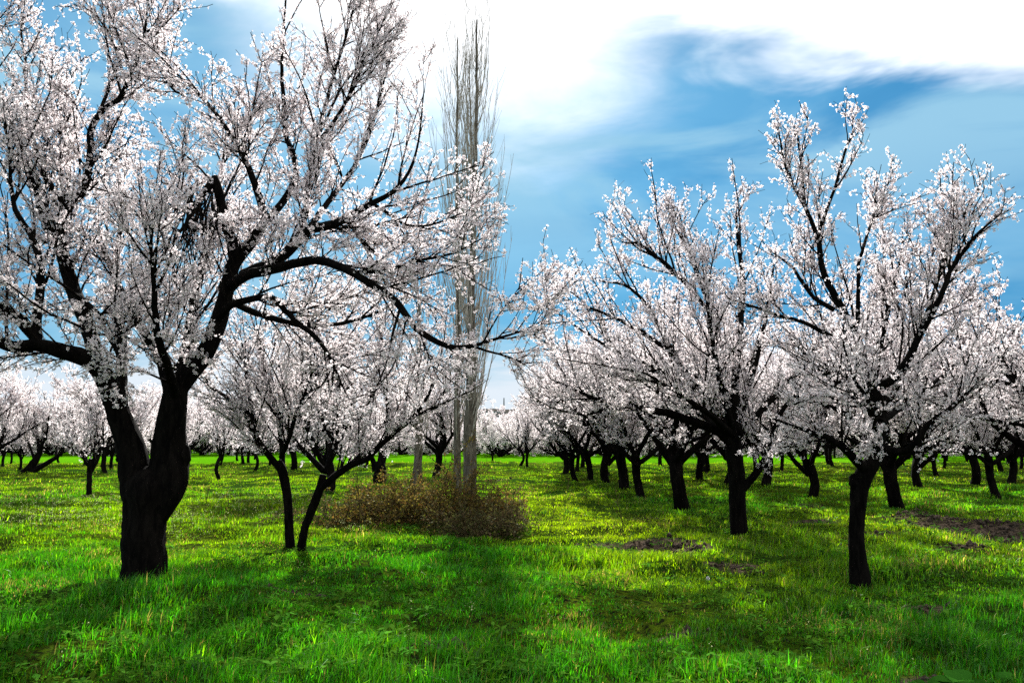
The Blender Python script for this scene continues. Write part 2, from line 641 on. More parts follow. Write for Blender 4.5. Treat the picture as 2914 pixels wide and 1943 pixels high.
        if s.extra.n:
            a.v += s.extra.v and [np.concatenate(s.extra.v) - o3]
            a.f += [f + a.n for f in s.extra.f]
            a.n += s.extra.n
        if not limb_parts:
            b = one(s.limbs, 'limb')
            a.v += b.v; a.f += [f + a.n for f in b.f]; a.n += b.n
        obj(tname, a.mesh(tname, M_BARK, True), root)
        if limb_parts:
            for r in s.limbs:
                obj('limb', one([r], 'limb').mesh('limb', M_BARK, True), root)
        a = Acc()
        for B, R, k in s.b:
            if len(B):
                v, f = tubes(B - o3, R, k)
                a.add(v, f)
        cr = obj('crown', flowers_mesh('crown', s.C - o3, s.N, s.S, rng, pinks, petals), root)
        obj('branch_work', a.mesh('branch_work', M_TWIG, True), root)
        return root

    def knob(s, c, r, sc=(1, 1, 1)):
        """burr or pruning scar on the trunk"""
        nu, nv = 12, 8
        th = np.linspace(0, math.pi, nv)[:, None]
        ph = (np.arange(nu) * 2 * math.pi / nu)[None, :]
        q = r * (1 + .16 * s.rng.normal(0, 1, (nv, nu)))
        v = np.stack([q * np.sin(th) * np.cos(ph) * sc[0], q * np.sin(th) * np.sin(ph) * sc[1], q * np.cos(th) * np.ones_like(ph) * sc[2]], -1).reshape(-1, 3) + c
        f = [(i * nu + j, i * nu + (j + 1) % nu, (i + 1) * nu + (j + 1) % nu, (i + 1) * nu + j) for i in range(nv - 1) for j in range(nu)]
        s.extra.add(v, [np.array(f)])


def empty(name, loc, rz=0.0, sc_=1.0):
    e = bpy.data.objects.new(name, None)
    COL.objects.link(e)
    e.location = loc
    e.rotation_euler = (0, 0, rz)
    e.scale = (sc_,) * 3
    e.empty_display_size = .3
    return e


PAR = dict(start=.12, gap1=.155, rmax=.085, len1=1.05, len2=.8, gap2=.115, gap3=.12, lift=.28, up=.03, wig=.07, whip=.12, fgap=.036, clump=3)

# ---- the big old tree at the left
D1_ = 8.73
T = Blossom(11)
T.px([(408, 1740, 0, 142), (407, 1690, 0, 128), (408, 1640, 0, 118), (414, 1540, 0, 114), (417, 1450, 0, 120), (426, 1405, 0, 134), (430, 1370, 0, 134), (432, 1340, 0, 96), (432,1325,0,40)], D1_, 'trunk', .2)
A = T.px([(410, 1490, 0, 40), (398, 1410, 0, 96), (381, 1320, 0, 86), (362, 1250, -.05, 73), (332, 1166, -.1, 61), (300, 1090, -.2, 56), (262, 1035, -.3, 50), (166, 996, -.5, 42), (100, 983, -.6, 36), (40, 993, -.7, 34), (-40, 960, -.8, 30), (-160, 900, -.9, 22), (-280, 800, -1, 10)], D1_)
T.px([(280, 1055, -.2, 44), (254, 930, .2, 44), (206, 824, .4, 40), (175, 715, .5, 36), (140, 640, .5, 32), (110, 540, .5, 30), (60, 420, .4, 28), (22, 330, .3, 26), (-10, 240, .3, 20), (-30, 120, .2, 12), (-20, -20, .2, 5)], D1_)
T.px([(190, 770, .4, 28), (172, 670, .3, 24), (188, 585, .2, 23), (240, 530, .1, 22), (256, 450, 0, 20), (264, 372, 0, 19), (295, 320, -.1, 17), (340, 288, -.1, 15), (362, 236, -.2, 12), (397, 155, -.2, 10), (415, 70, -.3, 7), (424, -40, -.3, 4)], D1_)
T.px([(362, 240, -.2, 10), (335, 150, -.1, 8), (314, 60, -.1, 6), (308, -30, 0, 4)], D1_)
T.px([(186, 585, .2, 18), (124, 490, .3, 18), (98, 400, .4, 14), (80, 300, .5, 11), (75, 200, .6, 9), (60, 80, .6, 6), (70, -40, .6, 4)], D1_)
T.px([(190, 590, .3, 15), (200, 440, .9, 11), (192, 320, 1.2, 8), (190, 200, 1.4, 4)], D1_)
T.px([(105, 985, -.6, 30), (104, 900, -.5, 27), (116, 790, -.4, 23), (92, 690, -.3, 19), (48, 600, -.3, 15), (30, 480, -.4, 9), (40, 360, -.4, 5)], D1_)
T.px([(108, 970, -.55, 30), (62, 915, -.6, 34), (0, 875, -.7, 32), (-90, 850, -.8, 26), (-180, 760, -.9, 15), (-220, 600, -1, 6)], D1_)
T.px([(492, 1140, .1, 36), (478, 1090, .3, 36), (459, 1026, .5, 32), (425, 973, .5, 27), (380, 910, .6, 24), (340, 830, .7, 20), (300, 740, .7, 17), (266, 690, .8, 14), (204, 644, .8, 11), (150, 560, .9, 6)], D1_)
B_ = T.px([(440, 1500, 0, 40), (464, 1410, 0, 100), (482, 1345, 0, 104), (484, 1272, 0, 94), (497, 1166, -.1, 74), (512, 1100, -.1, 66), (560, 1042, -.1, 56), (598, 985, -.1, 51), (622, 915, -.1, 47), (645, 830, -.1, 43), (668, 750, -.1, 40), (715, 690, -.1, 34), (749, 635, -.1, 29), (735, 560, -.1, 22), (693, 446, -.2, 17), (637, 353, -.3, 13), (600, 304, -.3, 11), (558, 266, -.4, 9), (500, 262, -.4, 7), (434, 167, -.5, 4)], D1_)
stub = T.px([(668, 750, -.1, 31), (662, 690, 0, 31), (640, 600, .1, 28), (622, 545, .1, 27), (606, 505, .1, 30)], D1_)
T.px([(606, 512, .1, 24), (585, 545, 0, 20), (560, 570, -.1, 17), (540, 615, -.2, 13), (520, 680, -.25, 8)], D1_)
T.px([(690, 780, -.2, 28), (760, 752, -.4, 29), (805, 728, -.5, 29), (850, 680, -.6, 28), (879, 651, -.6, 28), (947, 640, -.7, 25), (984, 614, -.7, 21), (1046, 583, -.8, 17), (1114, 546, -.8, 13), (1160, 490, -.8, 9), (1190, 400, -.9, 6), (1205, 270, -.9, 4)], D1_)
T.px([(655, 810, -.1, 34), (712, 781, -.5, 31), (805, 762, -.8, 28), (898, 744, -1, 26), (972, 762, -1.1, 24), (1046, 800, -1.2, 22), (1127, 855, -1.3, 20), (1170, 917, -1.3, 19), (1200, 948, -1.3, 18), (1247, 976, -1.3, 16), (1296, 989, -1.3, 14), (1350, 985, -1.3, 11), (1395, 969, -1.3, 9), (1439, 956, -1.3, 7), (1490, 940, -1.3, 5), (1540, 915, -1.3, 4)], D1_)
T.px([(1345, 985, -1.3, 9), (1385, 995, -1.3, 7), (1440, 1010, -1.3, 5), (1490, 1035, -1.3, 4)], D1_)
T.px([(845, 690, -.4, 20), (868, 610, 0, 18), (879, 527, .2, 17), (916, 360, .3, 13), (947, 236, .3, 10), (997, 62, .4, 6), (1015, -40, .4, 4)], D1_)
T.px([(752, 635, -.1, 23), (800, 580, .2, 21), (836, 510, .3, 19), (830, 440, .3, 17), (811, 372, .4, 15), (800, 186, .5, 10), (812, 20, .5, 6), (818, -60, .5, 4)], D1_)
T.px([(910, 400, .3, 12), (980, 300, .3, 10), (1046, 165, .3, 7), (1095, 50, .3, 4)], D1_)
T.px([(616, 915, -.1, 24), (662, 868, -.3, 21), (755, 846, -.5, 18), (798, 880, -.6, 17), (860, 935, -.7, 15), (912, 975, -.7, 13), (948, 1038, -.7, 9), (975, 1100, -.7, 5)], D1_)
T.px([(1060, 580, -.8, 11), (1110, 610, -.9, 10), (1152, 640, -.9, 8), (1230, 640, -1, 6), (1330, 600, -1, 4)], D1_)
T.px([(1000, 775, -1.1, 14), (1090, 770, -1.3, 11), (1190, 745, -1.4, 9), (1290, 720, -1.5, 6), (1370, 680, -1.5, 4)], D1_)
T.px([(980, 615, -.7, 13), (1030, 690, -.5, 11), (1080, 730, -.4, 8), (1120, 790, -.4, 5)], D1_)
# limbs that lean away from and towards the camera
T.px([(496, 1190, .1, 40), (530, 985, 1.0, 34), (570, 790, 1.8, 24), (610, 600, 2.3, 15), (640, 430, 2.6, 8), (655, 320, 2.7, 4)], D1_)
T.px([(345, 1200, .1, 36), (350, 950, 1.0, 28), (330, 780, 1.7, 20), (345, 620, 2.1, 11), (335, 480, 2.3, 4)], D1_)
T.px([(505, 1140, -.1, 26), (470, 1000, -.8, 21), (440, 840, -1.3, 15), (430, 680, -1.6, 8), (435, 560, -1.7, 4)], D1_)
T.px([(850, 685, -.5, 18), (950, 560, .5, 15), (1030, 430, 1.2, 11), (1080, 280, 1.6, 7), (1110, 140, 1.8, 4)], D1_)
T.px([(640, 850, 0, 24), (760, 900, .9, 18), (900, 930, 1.5, 13), (1050, 900, 1.9, 8), (1180, 830, 2.1, 4)], D1_)
T.px([(205, 830, .4, 20), (280, 900, -.2, 16), (330, 1000, -.6, 10), (350, 1080, -.8, 5)], D1_)
for (kx, ky, kr, kd, sc3) in ((352, 1302, 20, -.02, (1, .9, .8)), (358, 1345, 19, -.05, (1, 1, 1)), (524, 1300, 22, .0, (.7, 1, 1.5))):
    T.knob(U(kx, ky, D1_ + kd), kr * D1_ / FPX, sc3)
par = dict(PAR, l0=.22, gap1=.13, len1=.84, lift=.14, wig=.085, gap2=.11)
T.twig_out(par)
# bare hanging shoots below the pruned stub
rng = np.random.default_rng(5)
hp = np.array([U(560 + rng.uniform(-45, 60), 560 + rng.uniform(-30, 60), D1_ + rng.uniform(-.6, .1)) for _ in range(46)])
hd = nrm(np.stack([rng.normal(-.18, .25, 46), rng.normal(0, .25, 46), -np.ones(46)], -1))
hb = grow(hp, hd, rng.uniform(.45, 1.05, 46), 8, .10, -.06, rng)
T.b = T.b + ((hb, np.full((46, 8), .0085) * np.linspace(1.2, .45, 8), 5),)
gx, gy = G(408, 1672)
L1o = (gx, gy, gz(gx, gy) - .02)
root = empty('almond_tree', L1o)
T.build(root, L1o, 14)
tag(root, 'massive old forked almond tree with thick black trunk, blossoming, left foreground', 'tree', 'almond trees in blossom')
print('L1 flowers', len(T.C))

# ---- the tree at the right with tall upright shoots
D2_ = 9.28
T = Blossom(21)
T.px([(2448, 1700, 0, 62), (2447, 1650, 0, 55), (2440, 1580, 0, 44), (2439, 1512, 0, 40), (2442, 1436, 0, 43), (2450, 1380, 0, 50), (2468, 1338, 0, 50), (2486, 1305, 0, 46), (2497, 1270, 0, 40)], D2_, 'trunk', .2)
T.px([(2484, 1310, 0, 42), (2500, 1257, 0, 38), (2504, 1181, .1, 34), (2491, 1119, .1, 31), (2479, 1084, .1, 29), (2457, 1012, .1, 26), (2432, 941, .1, 24), (2418, 914, .1, 23), (2374, 838, .1, 20), (2335, 761, .1, 17), (2323, 678, .1, 14), (2291, 595, .1, 11), (2240, 493, .1, 8), (2218, 385, .1, 4)], D2_)
T.px([(2292, 597, .1, 9), (2281, 470, .2, 8), (2265, 370, .2, 6), (2260, 362, .3, 4)], D2_)
T.px([(2322, 690, .1, 10), (2367, 563, 0, 9), (2412, 410, -.1, 7), (2436, 385, -.1, 4)], D2_)
T.px([(2490, 1100, .1, 24), (2534, 1083, -.1, 24), (2574, 1033, -.3, 22), (2602, 975, -.4, 19), (2642, 890, -.5, 17), (2680, 812, -.6, 14), (2712, 755, -.6, 12), (2776, 672, -.7, 8), (2848, 608, -.7, 4)], D2_)
T.px([(2600, 980, -.4, 14), (2650, 860, -.3, 12), (2690, 745, -.2, 10), (2750, 608, -.2, 8), (2786, 530, -.2, 4)], D2_)
T.px([(2500, 1270, -.1, 26), (2559, 1283, -.3, 20), (2590, 1267, -.5, 18), (2636, 1206, -.6, 16), (2697, 1160, -.8, 13), (2758, 1109, -.9, 9), (2814, 1017, -1, 5)], D2_)
T.px([(2468, 1340, 0, 30), (2427, 1305, -.2, 24), (2386, 1267, -.4, 20), (2350, 1245, -.5, 16), (2294, 1225, -.6, 11), (2200, 1190, -.8, 5)], D2_)
T.px([(2490, 1240, .1, 24), (2440, 1205, .4, 19), (2396, 1175, .6, 15), (2330, 1150, .8, 11), (2240, 1120, 1, 6)], D2_)
T.px([(2455, 1008, .1, 18), (2393, 972, .2, 15), (2316, 927, .3, 12), (2202, 889, .4, 9), (2074, 850, .4, 4)], D2_)
T.px([(2374, 882, .1, 15), (2316, 844, .2, 12), (2259, 761, .3, 9), (2200, 720, .3, 4)], D2_)
T.px([(2440, 935, .1, 14), (2444, 806, .0, 11), (2450, 729, 0, 10), (2495, 583, 0, 7), (2516, 555, 0, 4)], D2_)
T.px([(2490, 1080, .1, 14), (2508, 984, .3, 12), (2527, 889, .3, 10), (2559, 761, .3, 7), (2569, 680, .3, 4)], D2_)
T.px([(2462, 1030, .0, 14), (2400, 1080, -.4, 12), (2340, 1120, -.7, 9), (2260, 1150, -.9, 5)], D2_)
T.px([(2500, 1230, .1, 26), (2530, 1130, .8, 20), (2560, 1020, 1.4, 14), (2570, 900, 1.7, 8), (2580, 800, 1.9, 4)], D2_)
T.px([(2495, 1250, -.1, 20), (2470, 1160, -.7, 15), (2430, 1080, -1.1, 10), (2400, 980, -1.3, 5)], D2_)
T.px([(2500, 1190, .1, 18), (2400, 1110, 1.0, 14), (2310, 1030, 1.5, 9), (2240, 950, 1.8, 4)], D2_)
T.px([(2505, 1200, 0, 20), (2600, 1140, .7, 16), (2700, 1060, 1.2, 11), (2780, 960, 1.5, 5)], D2_)
T.knob(U(2430, 1372, D2_), 18 * D2_ / FPX, (.8, 1, 1.2))
T.twig_out(dict(PAR, len1=.82, len2=.62, whip=.10, lift=.26, up=.04, tip=.15, l0=.03, gap1=.135))
gx, gy = G(2447, 1645)
o_ = (gx, gy, gz(gx, gy) - .02)
root = empty('almond_tree', o_)
T.build(root, o_, 12)
tag(root, 'almond tree with slim dark trunk and tall upright flowering shoots, nearest on the right', 'tree', 'almond trees in blossom')
print('R1 flowers', len(T.C))

# ---- the broad tree behind it
D3_ = 13.42
T = Blossom(31)
T.px([(2108, 1570, 0, 58), (2106, 1525, 0, 52), (2103, 1470, 0, 47), (2101, 1436, 0, 47), (2099, 1359, 0, 47), (2090, 1290, 0, 48), (2086, 1240, 0, 44)], D3_, 'trunk', .2)
T.px([(2106, 1400, 0, 24), (2150, 1349, -.1, 22), (2175, 1308, -.2, 19), (2196, 1257, -.3, 17), (2230, 1170, -.4, 13), (2290, 1080, -.5, 8), (2340, 980, -.5, 4)], D3_)
T.px([(2085, 1260, 0, 34), (2040, 1225, -.2, 28), (1971, 1201, -.5, 25), (1900, 1178, -.8, 23), (1820, 1162, -1.0, 20), (1740, 1148, -1.1, 15), (1660, 1120, -1.2, 10), (1570, 1080, -1.3, 4)], D3_)
T.px([(2085, 1255, 0, 30), (2040, 1160, -.1, 25), (1990, 1100, -.3, 21), (1940, 1045, -.4, 18), (1890, 990, -.5, 15), (1800, 930, -.6, 11), (1690, 880, -.6, 7), (1600, 850, -.7, 4)], D3_)
T.px([(2088, 1250, 0, 30), (2060, 1120, .2, 25), (2042, 1029, .3, 21), (2036, 930, .4, 17), (1990, 800, .4, 12), (1940, 680, .5, 8), (1922, 650, .5, 4)], D3_)
T.px([(2090, 1250, 0, 28), (2090, 1080, .3, 24), (2100, 940, .5, 20), (2112, 812, .6, 15), (2099, 685, .6, 10), (2095, 600, .6, 4)], D3_)
T.px([(2092, 1255, .1, 26), (2130, 1100, .8, 20), (2170, 960, 1.2, 14), (2190, 830, 1.5, 9), (2205, 740, 1.7, 4)], D3_)
T.px([(2050, 1150, 0, 20), (1950, 1090, .6, 16), (1850, 1040, 1.0, 13), (1750, 1000, 1.3, 9), (1640, 930, 1.5, 6), (1560, 870, 1.6, 4)], D3_)
T.px([(1960, 1065, -.4, 14), (1900, 1060, -.8, 12), (1800, 1045, -1.1, 9), (1690, 1010, -1.3, 6), (1580, 985, -1.4, 4)], D3_)
T.px([(2030, 900, .4, 14), (1930, 790, .1, 11), (1830, 700, -.2, 8), (1775, 690, -.3, 4)], D3_)
T.px([(1950, 1060, -.3, 15), (1870, 930, 0, 12), (1790, 820, .2, 8), (1710, 800, .3, 4)], D3_)
T.px([(2088, 1240, .1, 24), (2000, 1180, 1.1, 19), (1900, 1130, 1.8, 14), (1800, 1060, 2.3, 8), (1730, 960, 2.6, 4)], D3_)
T.px([(2085, 1230, -.1, 22), (2050, 1080, -1.0, 17), (2020, 920, -1.6, 11), (2000, 760, -1.9, 5)], D3_)
T.px([(2085, 1235, -.1, 22), (1980, 1150, -1.2, 16), (1880, 1090, -1.8, 10), (1780, 1080, -2.1, 5)], D3_)
T.px([(2100, 1240, 0, 22), (2200, 1130, .2, 17), (2290, 1040, .4, 12), (2370, 950, .5, 7), (2405, 870, .6, 4)], D3_)
T.px([(1750, 1150, -1.1, 12), (1680, 1180, -1.3, 9), (1600, 1170, -1.4, 6), (1520, 1140, -1.5, 4)], D3_)
T.twig_out(dict(PAR, len1=.95, len2=.7, tip=.3, l0=.16, gap1=.15, gap2=.115, gap3=.13, fgap=.046, whip=.14, lift=.30, up=.04, fsize=1.08))
gx, gy = G(2106, 1525)
o_ = (gx, gy, gz(gx, gy) - .02)
root = empty('almond_tree', o_)
T.build(root, o_, 12)
tag(root, 'broad almond tree with low side stem and wide fan of flowering limbs', 'tree', 'almond trees in blossom')
print('R2 flowers', len(T.C))

# ---- the twin-stemmed tree
D4_ = 12.55
T = Blossom(41)
T.px([(828, 1580, 0, 30), (825, 1541, 0, 27), (819, 1458, 0, 25), (812, 1382, 0, 26), (802, 1337, 0, 27), (790, 1312, 0, 24)], D4_, 'trunk', .2)
T.px([(855, 1580, -.1, 24), (859, 1541, -.1, 22), (866, 1500, -.1, 21), (877, 1471, -.1, 23), (893, 1430, -.1, 25), (908, 1391, -.1, 24), (920, 1350, -.1, 20)], D4_, 'trunk', .2)
T.px([(800, 1335, 0, 22), (770, 1302, -.1, 19), (729, 1244, -.3, 18), (703, 1186, -.4, 15), (654, 1141, -.5, 11), (613, 1110, -.6, 8), (560, 1060, -.7, 4)], D4_)
T.px([(805, 1345, .1, 18), (800, 1270, .3, 16), (790, 1190, .4, 14), (760, 1100, .5, 10), (740, 1000, .6, 7), (730, 920, .6, 4)], D4_)
T.px([(730, 1245, -.3, 14), (715, 1150, -.2, 11), (705, 1080, -.1, 8), (690, 980, 0, 4)], D4_)
T.px([(908, 1395, -.1, 20), (957, 1351, -.3, 20), (1002, 1320, -.4, 19), (1046, 1302, -.5, 17), (1082, 1266, -.6, 15), (1127, 1226, -.7, 13), (1171, 1190, -.7, 11), (1207, 1146, -.8, 9), (1247, 1070, -.8, 6), (1290, 1000, -.9, 4)], D4_)
T.px([(921, 1340, -.1, 18), (886, 1302, 0, 15), (837, 1253, .2, 12), (800, 1180, .3, 9), (770, 1060, .4, 5)], D4_)
T.px([(925, 1345, -.1, 18), (953, 1279, .1, 16), (984, 1213, .2, 14), (1040, 1180, .3, 11), (1062, 1110, .3, 9), (1073, 1052, .4, 7), (1085, 950, .4, 4)], D4_)
T.px([(935, 1320, 0, 17), (945, 1240, .4, 15), (960, 1120, .7, 12), (970, 1010, .9, 8), (975, 900, 1, 4)], D4_)
T.px([(1100, 1250, -.6, 10), (1102, 1150, -.5, 8), (1100, 1060, -.5, 4)], D4_)
T.px([(1000, 1322, -.4, 14), (1060, 1250, .3, 12), (1120, 1160, .8, 9), (1170, 1050, 1.1, 5)], D4_)
T.px([(945, 1250, .3, 13), (900, 1150, .9, 11), (860, 1030, 1.3, 8), (850, 920, 1.5, 4)], D4_)
T.px([(800, 1300, -.1, 14), (840, 1200, -.7, 12), (880, 1090, -1, 8), (900, 980, -1.2, 4)], D4_)
T.px([(1170, 1190, -.7, 8), (1240, 1160, -.6, 6), (1320, 1120, -.5, 4)], D4_)
T.twig_out(dict(PAR, len1=.95, len2=.75, l0=.22, gap1=.14, gap2=.105, gap3=.12, fgap=.044, whip=.12, fsize=1.05))
gx, gy = G(842, 1541)
o_ = (gx, gy, gz(gx, gy) - .02)
root = empty('almond_tree', o_)
T.build(root, o_, 10)
tag(root, 'almond tree on two slender stems rising from one foot beside brown brambles', 'tree', 'almond trees in blossom')
print('M flowers', len(T.C))


# ---- orchard trees of the rows behind: a few grown forms, copied
def orchard(seed, lean=(0, 0), trunk_h=1.05, trunk_r=.14, nl=6, limb_len=2.1, spread=(.55, 1.05), twin=False, prm=None, pinks=0.0, petals=4):
    t = Blossom(seed)
    r = t.rng
    top = np.array((lean[0] * trunk_h, lean[1] * trunk_h, trunk_h))
    bend = np.array((r.normal(0, .06), r.normal(0, .06), 0))
    t.wood([(*(-.12 * np.array((lean[0], lean[1], 1))), trunk_r * 1.25), (0, 0, 0, trunk_r * 1.15), (*(top * .35 + bend), trunk_r), (*(top * .7 + bend), trunk_r), (*top, trunk_r * 1.05), (*(top + np.array((0, 0, .12))), trunk_r * .7)], 'trunk')
    a0 = r.uniform(0, 6.28)
    for i in range(nl):
        a = a0 + i * 2 * math.pi / nl + r.normal(0, .25)
        el_ = r.uniform(*spread)
        L = limb_len * r.uniform(.75, 1.2)
        st = top - np.array((0, 0, r.uniform(0, .3)))
        p = [(*st, trunk_r * .62)]
        d = np.array((math.cos(a) * math.cos(el_), math.sin(a) * math.cos(el_), math.sin(el_)))
        q = st.copy()
        sub = None
        for kx in range(1, 7):
            d = nrm(d + r.normal(0, .13, 3) + np.array((0, 0, .05)))
            q = q + d * L / 6
            p.append((*q, trunk_r * .62 * (1 - kx / 6.6)))
            if kx in (2, 3, 4):
                sd = side_dirs(d[None], np.array([r.uniform(.5, .9)]), r, .3)[0]
                s0 = q.copy()
                pp = [(*s0, trunk_r * .5 * (1 - kx / 6.6))]
                for ky in range(1, 5):
                    sd = nrm(sd + r.normal(0, .13, 3) + np.array((0, 0, .05)))
                    s0 = s0 + sd * L * .13
                    pp.append((*s0, trunk_r * .5 * (1 - kx / 6.6) * (1 - ky / 4.6)))
                t.wood(pp)
        t.wood(p)
    t.twig_out(dict(PAR, **(prm or {})))
    e = empty('almond_tree', (0, 0, 0))
    t.build(e, (0, 0, 0), 8, False, pinks=pinks, petals=petals)
    zmax = np.percentile(t.C[:, 2], 99.5)
    print('proto', seed, 'flowers', len(t.C), 'top', zmax, 'rad', np.percentile(np.hypot(t.C[:, 0], t.C[:, 1]), 98))
    e['top'] = float(zmax)
    return e


MID = dict(l0=.2, len1=1.0, len2=.75, gap1=.17, gap2=.13, gap3=.15, fgap=.056, fsize=1.3, thick=1.2, start=.12)
FAR = dict(l0=.2, len1=1.0, len2=.75, gap1=.19, gap2=.18, gap3=.25, fgap=.062, fsize=1.9, thick=1.0, start=.12)
YNG = dict(len1=.75, len2=.5, gap1=.16, gap2=.15, gap3=.3, fgap=.075, fsize=1.5, lift=.35, up=.06, whip=.25, thick=1.2)
OLD = [orchard(101, (-.12, .05), 1.0, .118, 6, 2.7, prm=MID), orchard(102, (-.16, -.05), 1.1, .10, 5, 2.8, (.45, 1.0), prm=MID),
       orchard(103, (.03, .1), .9, .118, 6, 2.7, (.5, 1.1), prm=MID)]
FARLOW = [orchard(115, (0, 0), .25, .09, 8, 2.2, (-.05, 1.1), prm=FAR), orchard(116, (0, 0), .25, .09, 8, 2.2, (-.05, 1.1), prm=FAR)]
FARP = [orchard(111, (-.08, .0), 1.0, .085, 6, 2.7, prm=FAR), orchard(112, (.06, .05), 1.0, .08, 6, 2.7, (.5, 1.1), prm=FAR)]
YOUNG = [orchard(121, (0, 0), .75, .06, 5, 1.7, (.8, 1.15), prm=YNG, pinks=.03), orchard(122, (.05, 0), .7, .055, 4, 1.6, (.75, 1.2), prm=YNG, pinks=.03)]
used = set()
GRP = 'almond trees in blossom'


def place(proto, x, y, height, rz, label, sink=.04, group=GRP, tilt=0.0):
    o = proto if proto.name not in used else copy_tree(proto)
    used.add(proto.name)
    o.location = (x, y, gz(x, y) - sink)
    s = height / proto['top']
    o.scale = (s, s, s)
    o.rotation_euler = (0, tilt, rz)
    tag(o, label, 'tree', group)
    return o


# individually recognisable trees: photo base (2352-wide pixels), form, height, turn, label
NEAR = [
    (1567, 1172, OLD[0], 5.0, .1, 'almond tree with stout forked trunk, first behind the broad fan tree'),
    (1475, 1142, OLD[1], 5.25, .25, 'almond tree with thin trunk leaning steeply left, beside the tall dry stalk'),
    (1433, 1128, OLD[2], 5.35, 2.2, 'almond tree with thick forking trunk directly behind the tall dry weed stalk'),
    (1392, 1110, OLD[2], 5.15, 4.1, 'almond tree with straight forked trunk between two leaning trunks'),
    (1357, 1107, OLD[1], 5.15, -.2, 'almond tree with left-leaning trunk, fourth trunk from the open grass lane'),
    (1322, 1101, OLD[1], 4.95, .5, 'slimmer left-leaning almond tree, third trunk from the open grass lane'),
    (1299, 1088, OLD[2], 4.85, 1.0, 'almond tree splitting low into a wide Y by the grass lane'),
    (2062, 1168, OLD[0], 4.9, -.2, 'almond tree leaning left close behind the slim trunk with upright shoots'),
    (1867, 1142, OLD[2], 4.6, .8, 'almond tree with straight short trunk between the two nearest right trees'),
    (1758, 1120, OLD[0], 4.7, 2.9, 'almond tree with right-forking trunk just behind the low side stem'),
    (1672, 1115, OLD[0], 4.6, 1.4, 'almond tree whose trunk hides partly behind the broad tree'),
    (1607, 1107, OLD[2], 4.5, 5.2, 'almond tree with upright trunk between stout forked tree and broad tree'),
    (2110, 1125, OLD[2], 4.6, 3.6, 'almond tree with short trunk right of the left-leaning tree, near dark hedge'),
    (2290, 1142, OLD[1], 4.7, -.1, 'left-leaning almond tree behind the strip of turned earth'),
    (2240, 1112, OLD[0], 4.6, .4, 'almond tree beyond the turned earth, second trunk from the right edge'),
    (2400, 1205, OLD[1], 6.0, 2.7, 'almond tree cut off by the right edge, low limb reaching left'),
    (757, 1135, OLD[2], 4.6, 1.9, 'dark thick-trunked almond tree directly behind the twin-stemmed one'),
    (675, 1078, OLD[0], 5.0, .9, 'almond tree with stout bare trunk seen left of the twin stems'),
    (1000, 1094, OLD[0], 5.0, 3.3, 'almond tree with thick dark trunk behind the brambles, left of the poplars'),
]
for (x, y, pr, hgt, rz, lab) in NEAR:
    wx, wy = G2(x, y)
    place(pr, wx, wy, hgt, rz, lab)
YN = [
    (203, 1139, YOUNG[0], 3.7, .3, 'young almond tree with thin trunk and open vase of limbs left of the massive trunk'),
    (503, 1101, YOUNG[1], 3.6, 1.2, 'small young almond tree between the massive trunk and the twin stems'),
    (585, 1083, YOUNG[1], 3.6, 2.6, 'small young almond tree close left of the twin-stemmed tree'),
    (45, 1081, YOUNG[0], 3.3, 2.0, 'little young almond tree on a bare thin stem by the leaning trunk'),
    (256, 1080, YOUNG[0], 4.4, 4.0, 'young almond tree tucked against the left side of the massive trunk'),
    (545, 1058, YOUNG[0], 4.2, 5.0, 'young almond tree at the bright field edge right of the massive trunk'),
    (1195, 1070, YOUNG[1], 4.0, 3.0, 'small forked almond tree at the end of the grass lane'),
    (1212, 1073, YOUNG[0], 4.2, 3.9, 'Y-shaped almond tree second at the end of the grass lane'),
    (1130, 1062, YOUNG[0], 3.4, .8, 'low bushy almond tree alone at the far end of the lane'),
]
for (x, y, pr, hgt, rz, lab) in YN:
    wx, wy = G2(x, y)
    place(pr, wx, wy, hgt, rz, lab)

# the leaning old tree far left: two stems rising from the ground at a slant
D5_ = 39.0
T = Blossom(51)
T.px([(62, 1352, 0, 26), (82, 1335, 0, 24), (100, 1312, 0, 20), (112, 1290, 0, 15), (118, 1265, 0, 11)], D5_, 'trunk')
T.px([(90, 1343, 0, 22), (118, 1325, 0, 14), (140, 1312, 0, 12), (160, 1300, 0, 11), (178, 1285, 0, 9)], D5_, 'trunk')
for q in ([(110, 1295, 0, 11), (108, 1240, .3, 8), (100, 1190, .4, 5), (95, 1150, .4, 4)], [(112, 1285, 0, 9), (130, 1230, -.5, 6), (140, 1180, -.7, 4)], [(100, 1310, 0, 8), (80, 1250, .6, 6), (60, 1200, .9, 4)],
          [(176, 1290, 0, 8), (190, 1250, .2, 5), (200, 1200, .3, 4)], [(160, 1300, 0, 7), (160, 1250, 1, 5), (150, 1200, 1.4, 4)], [(118, 1270, 0, 8), (125, 1210, .8, 6), (122, 1160, 1.2, 4)]):
    T.px(q, D5_)
T.twig_out(dict(PAR, **MID))
gx, gy = G(85, 1346)
o_ = (gx, gy, gz(gx, gy) - .02)
root = empty('almond_tree', o_)
T.build(root, o_, 8, False, petals=4)
tag(root, 'old almond tree slanting right on two leaning stems at the far left', 'tree', GRP)

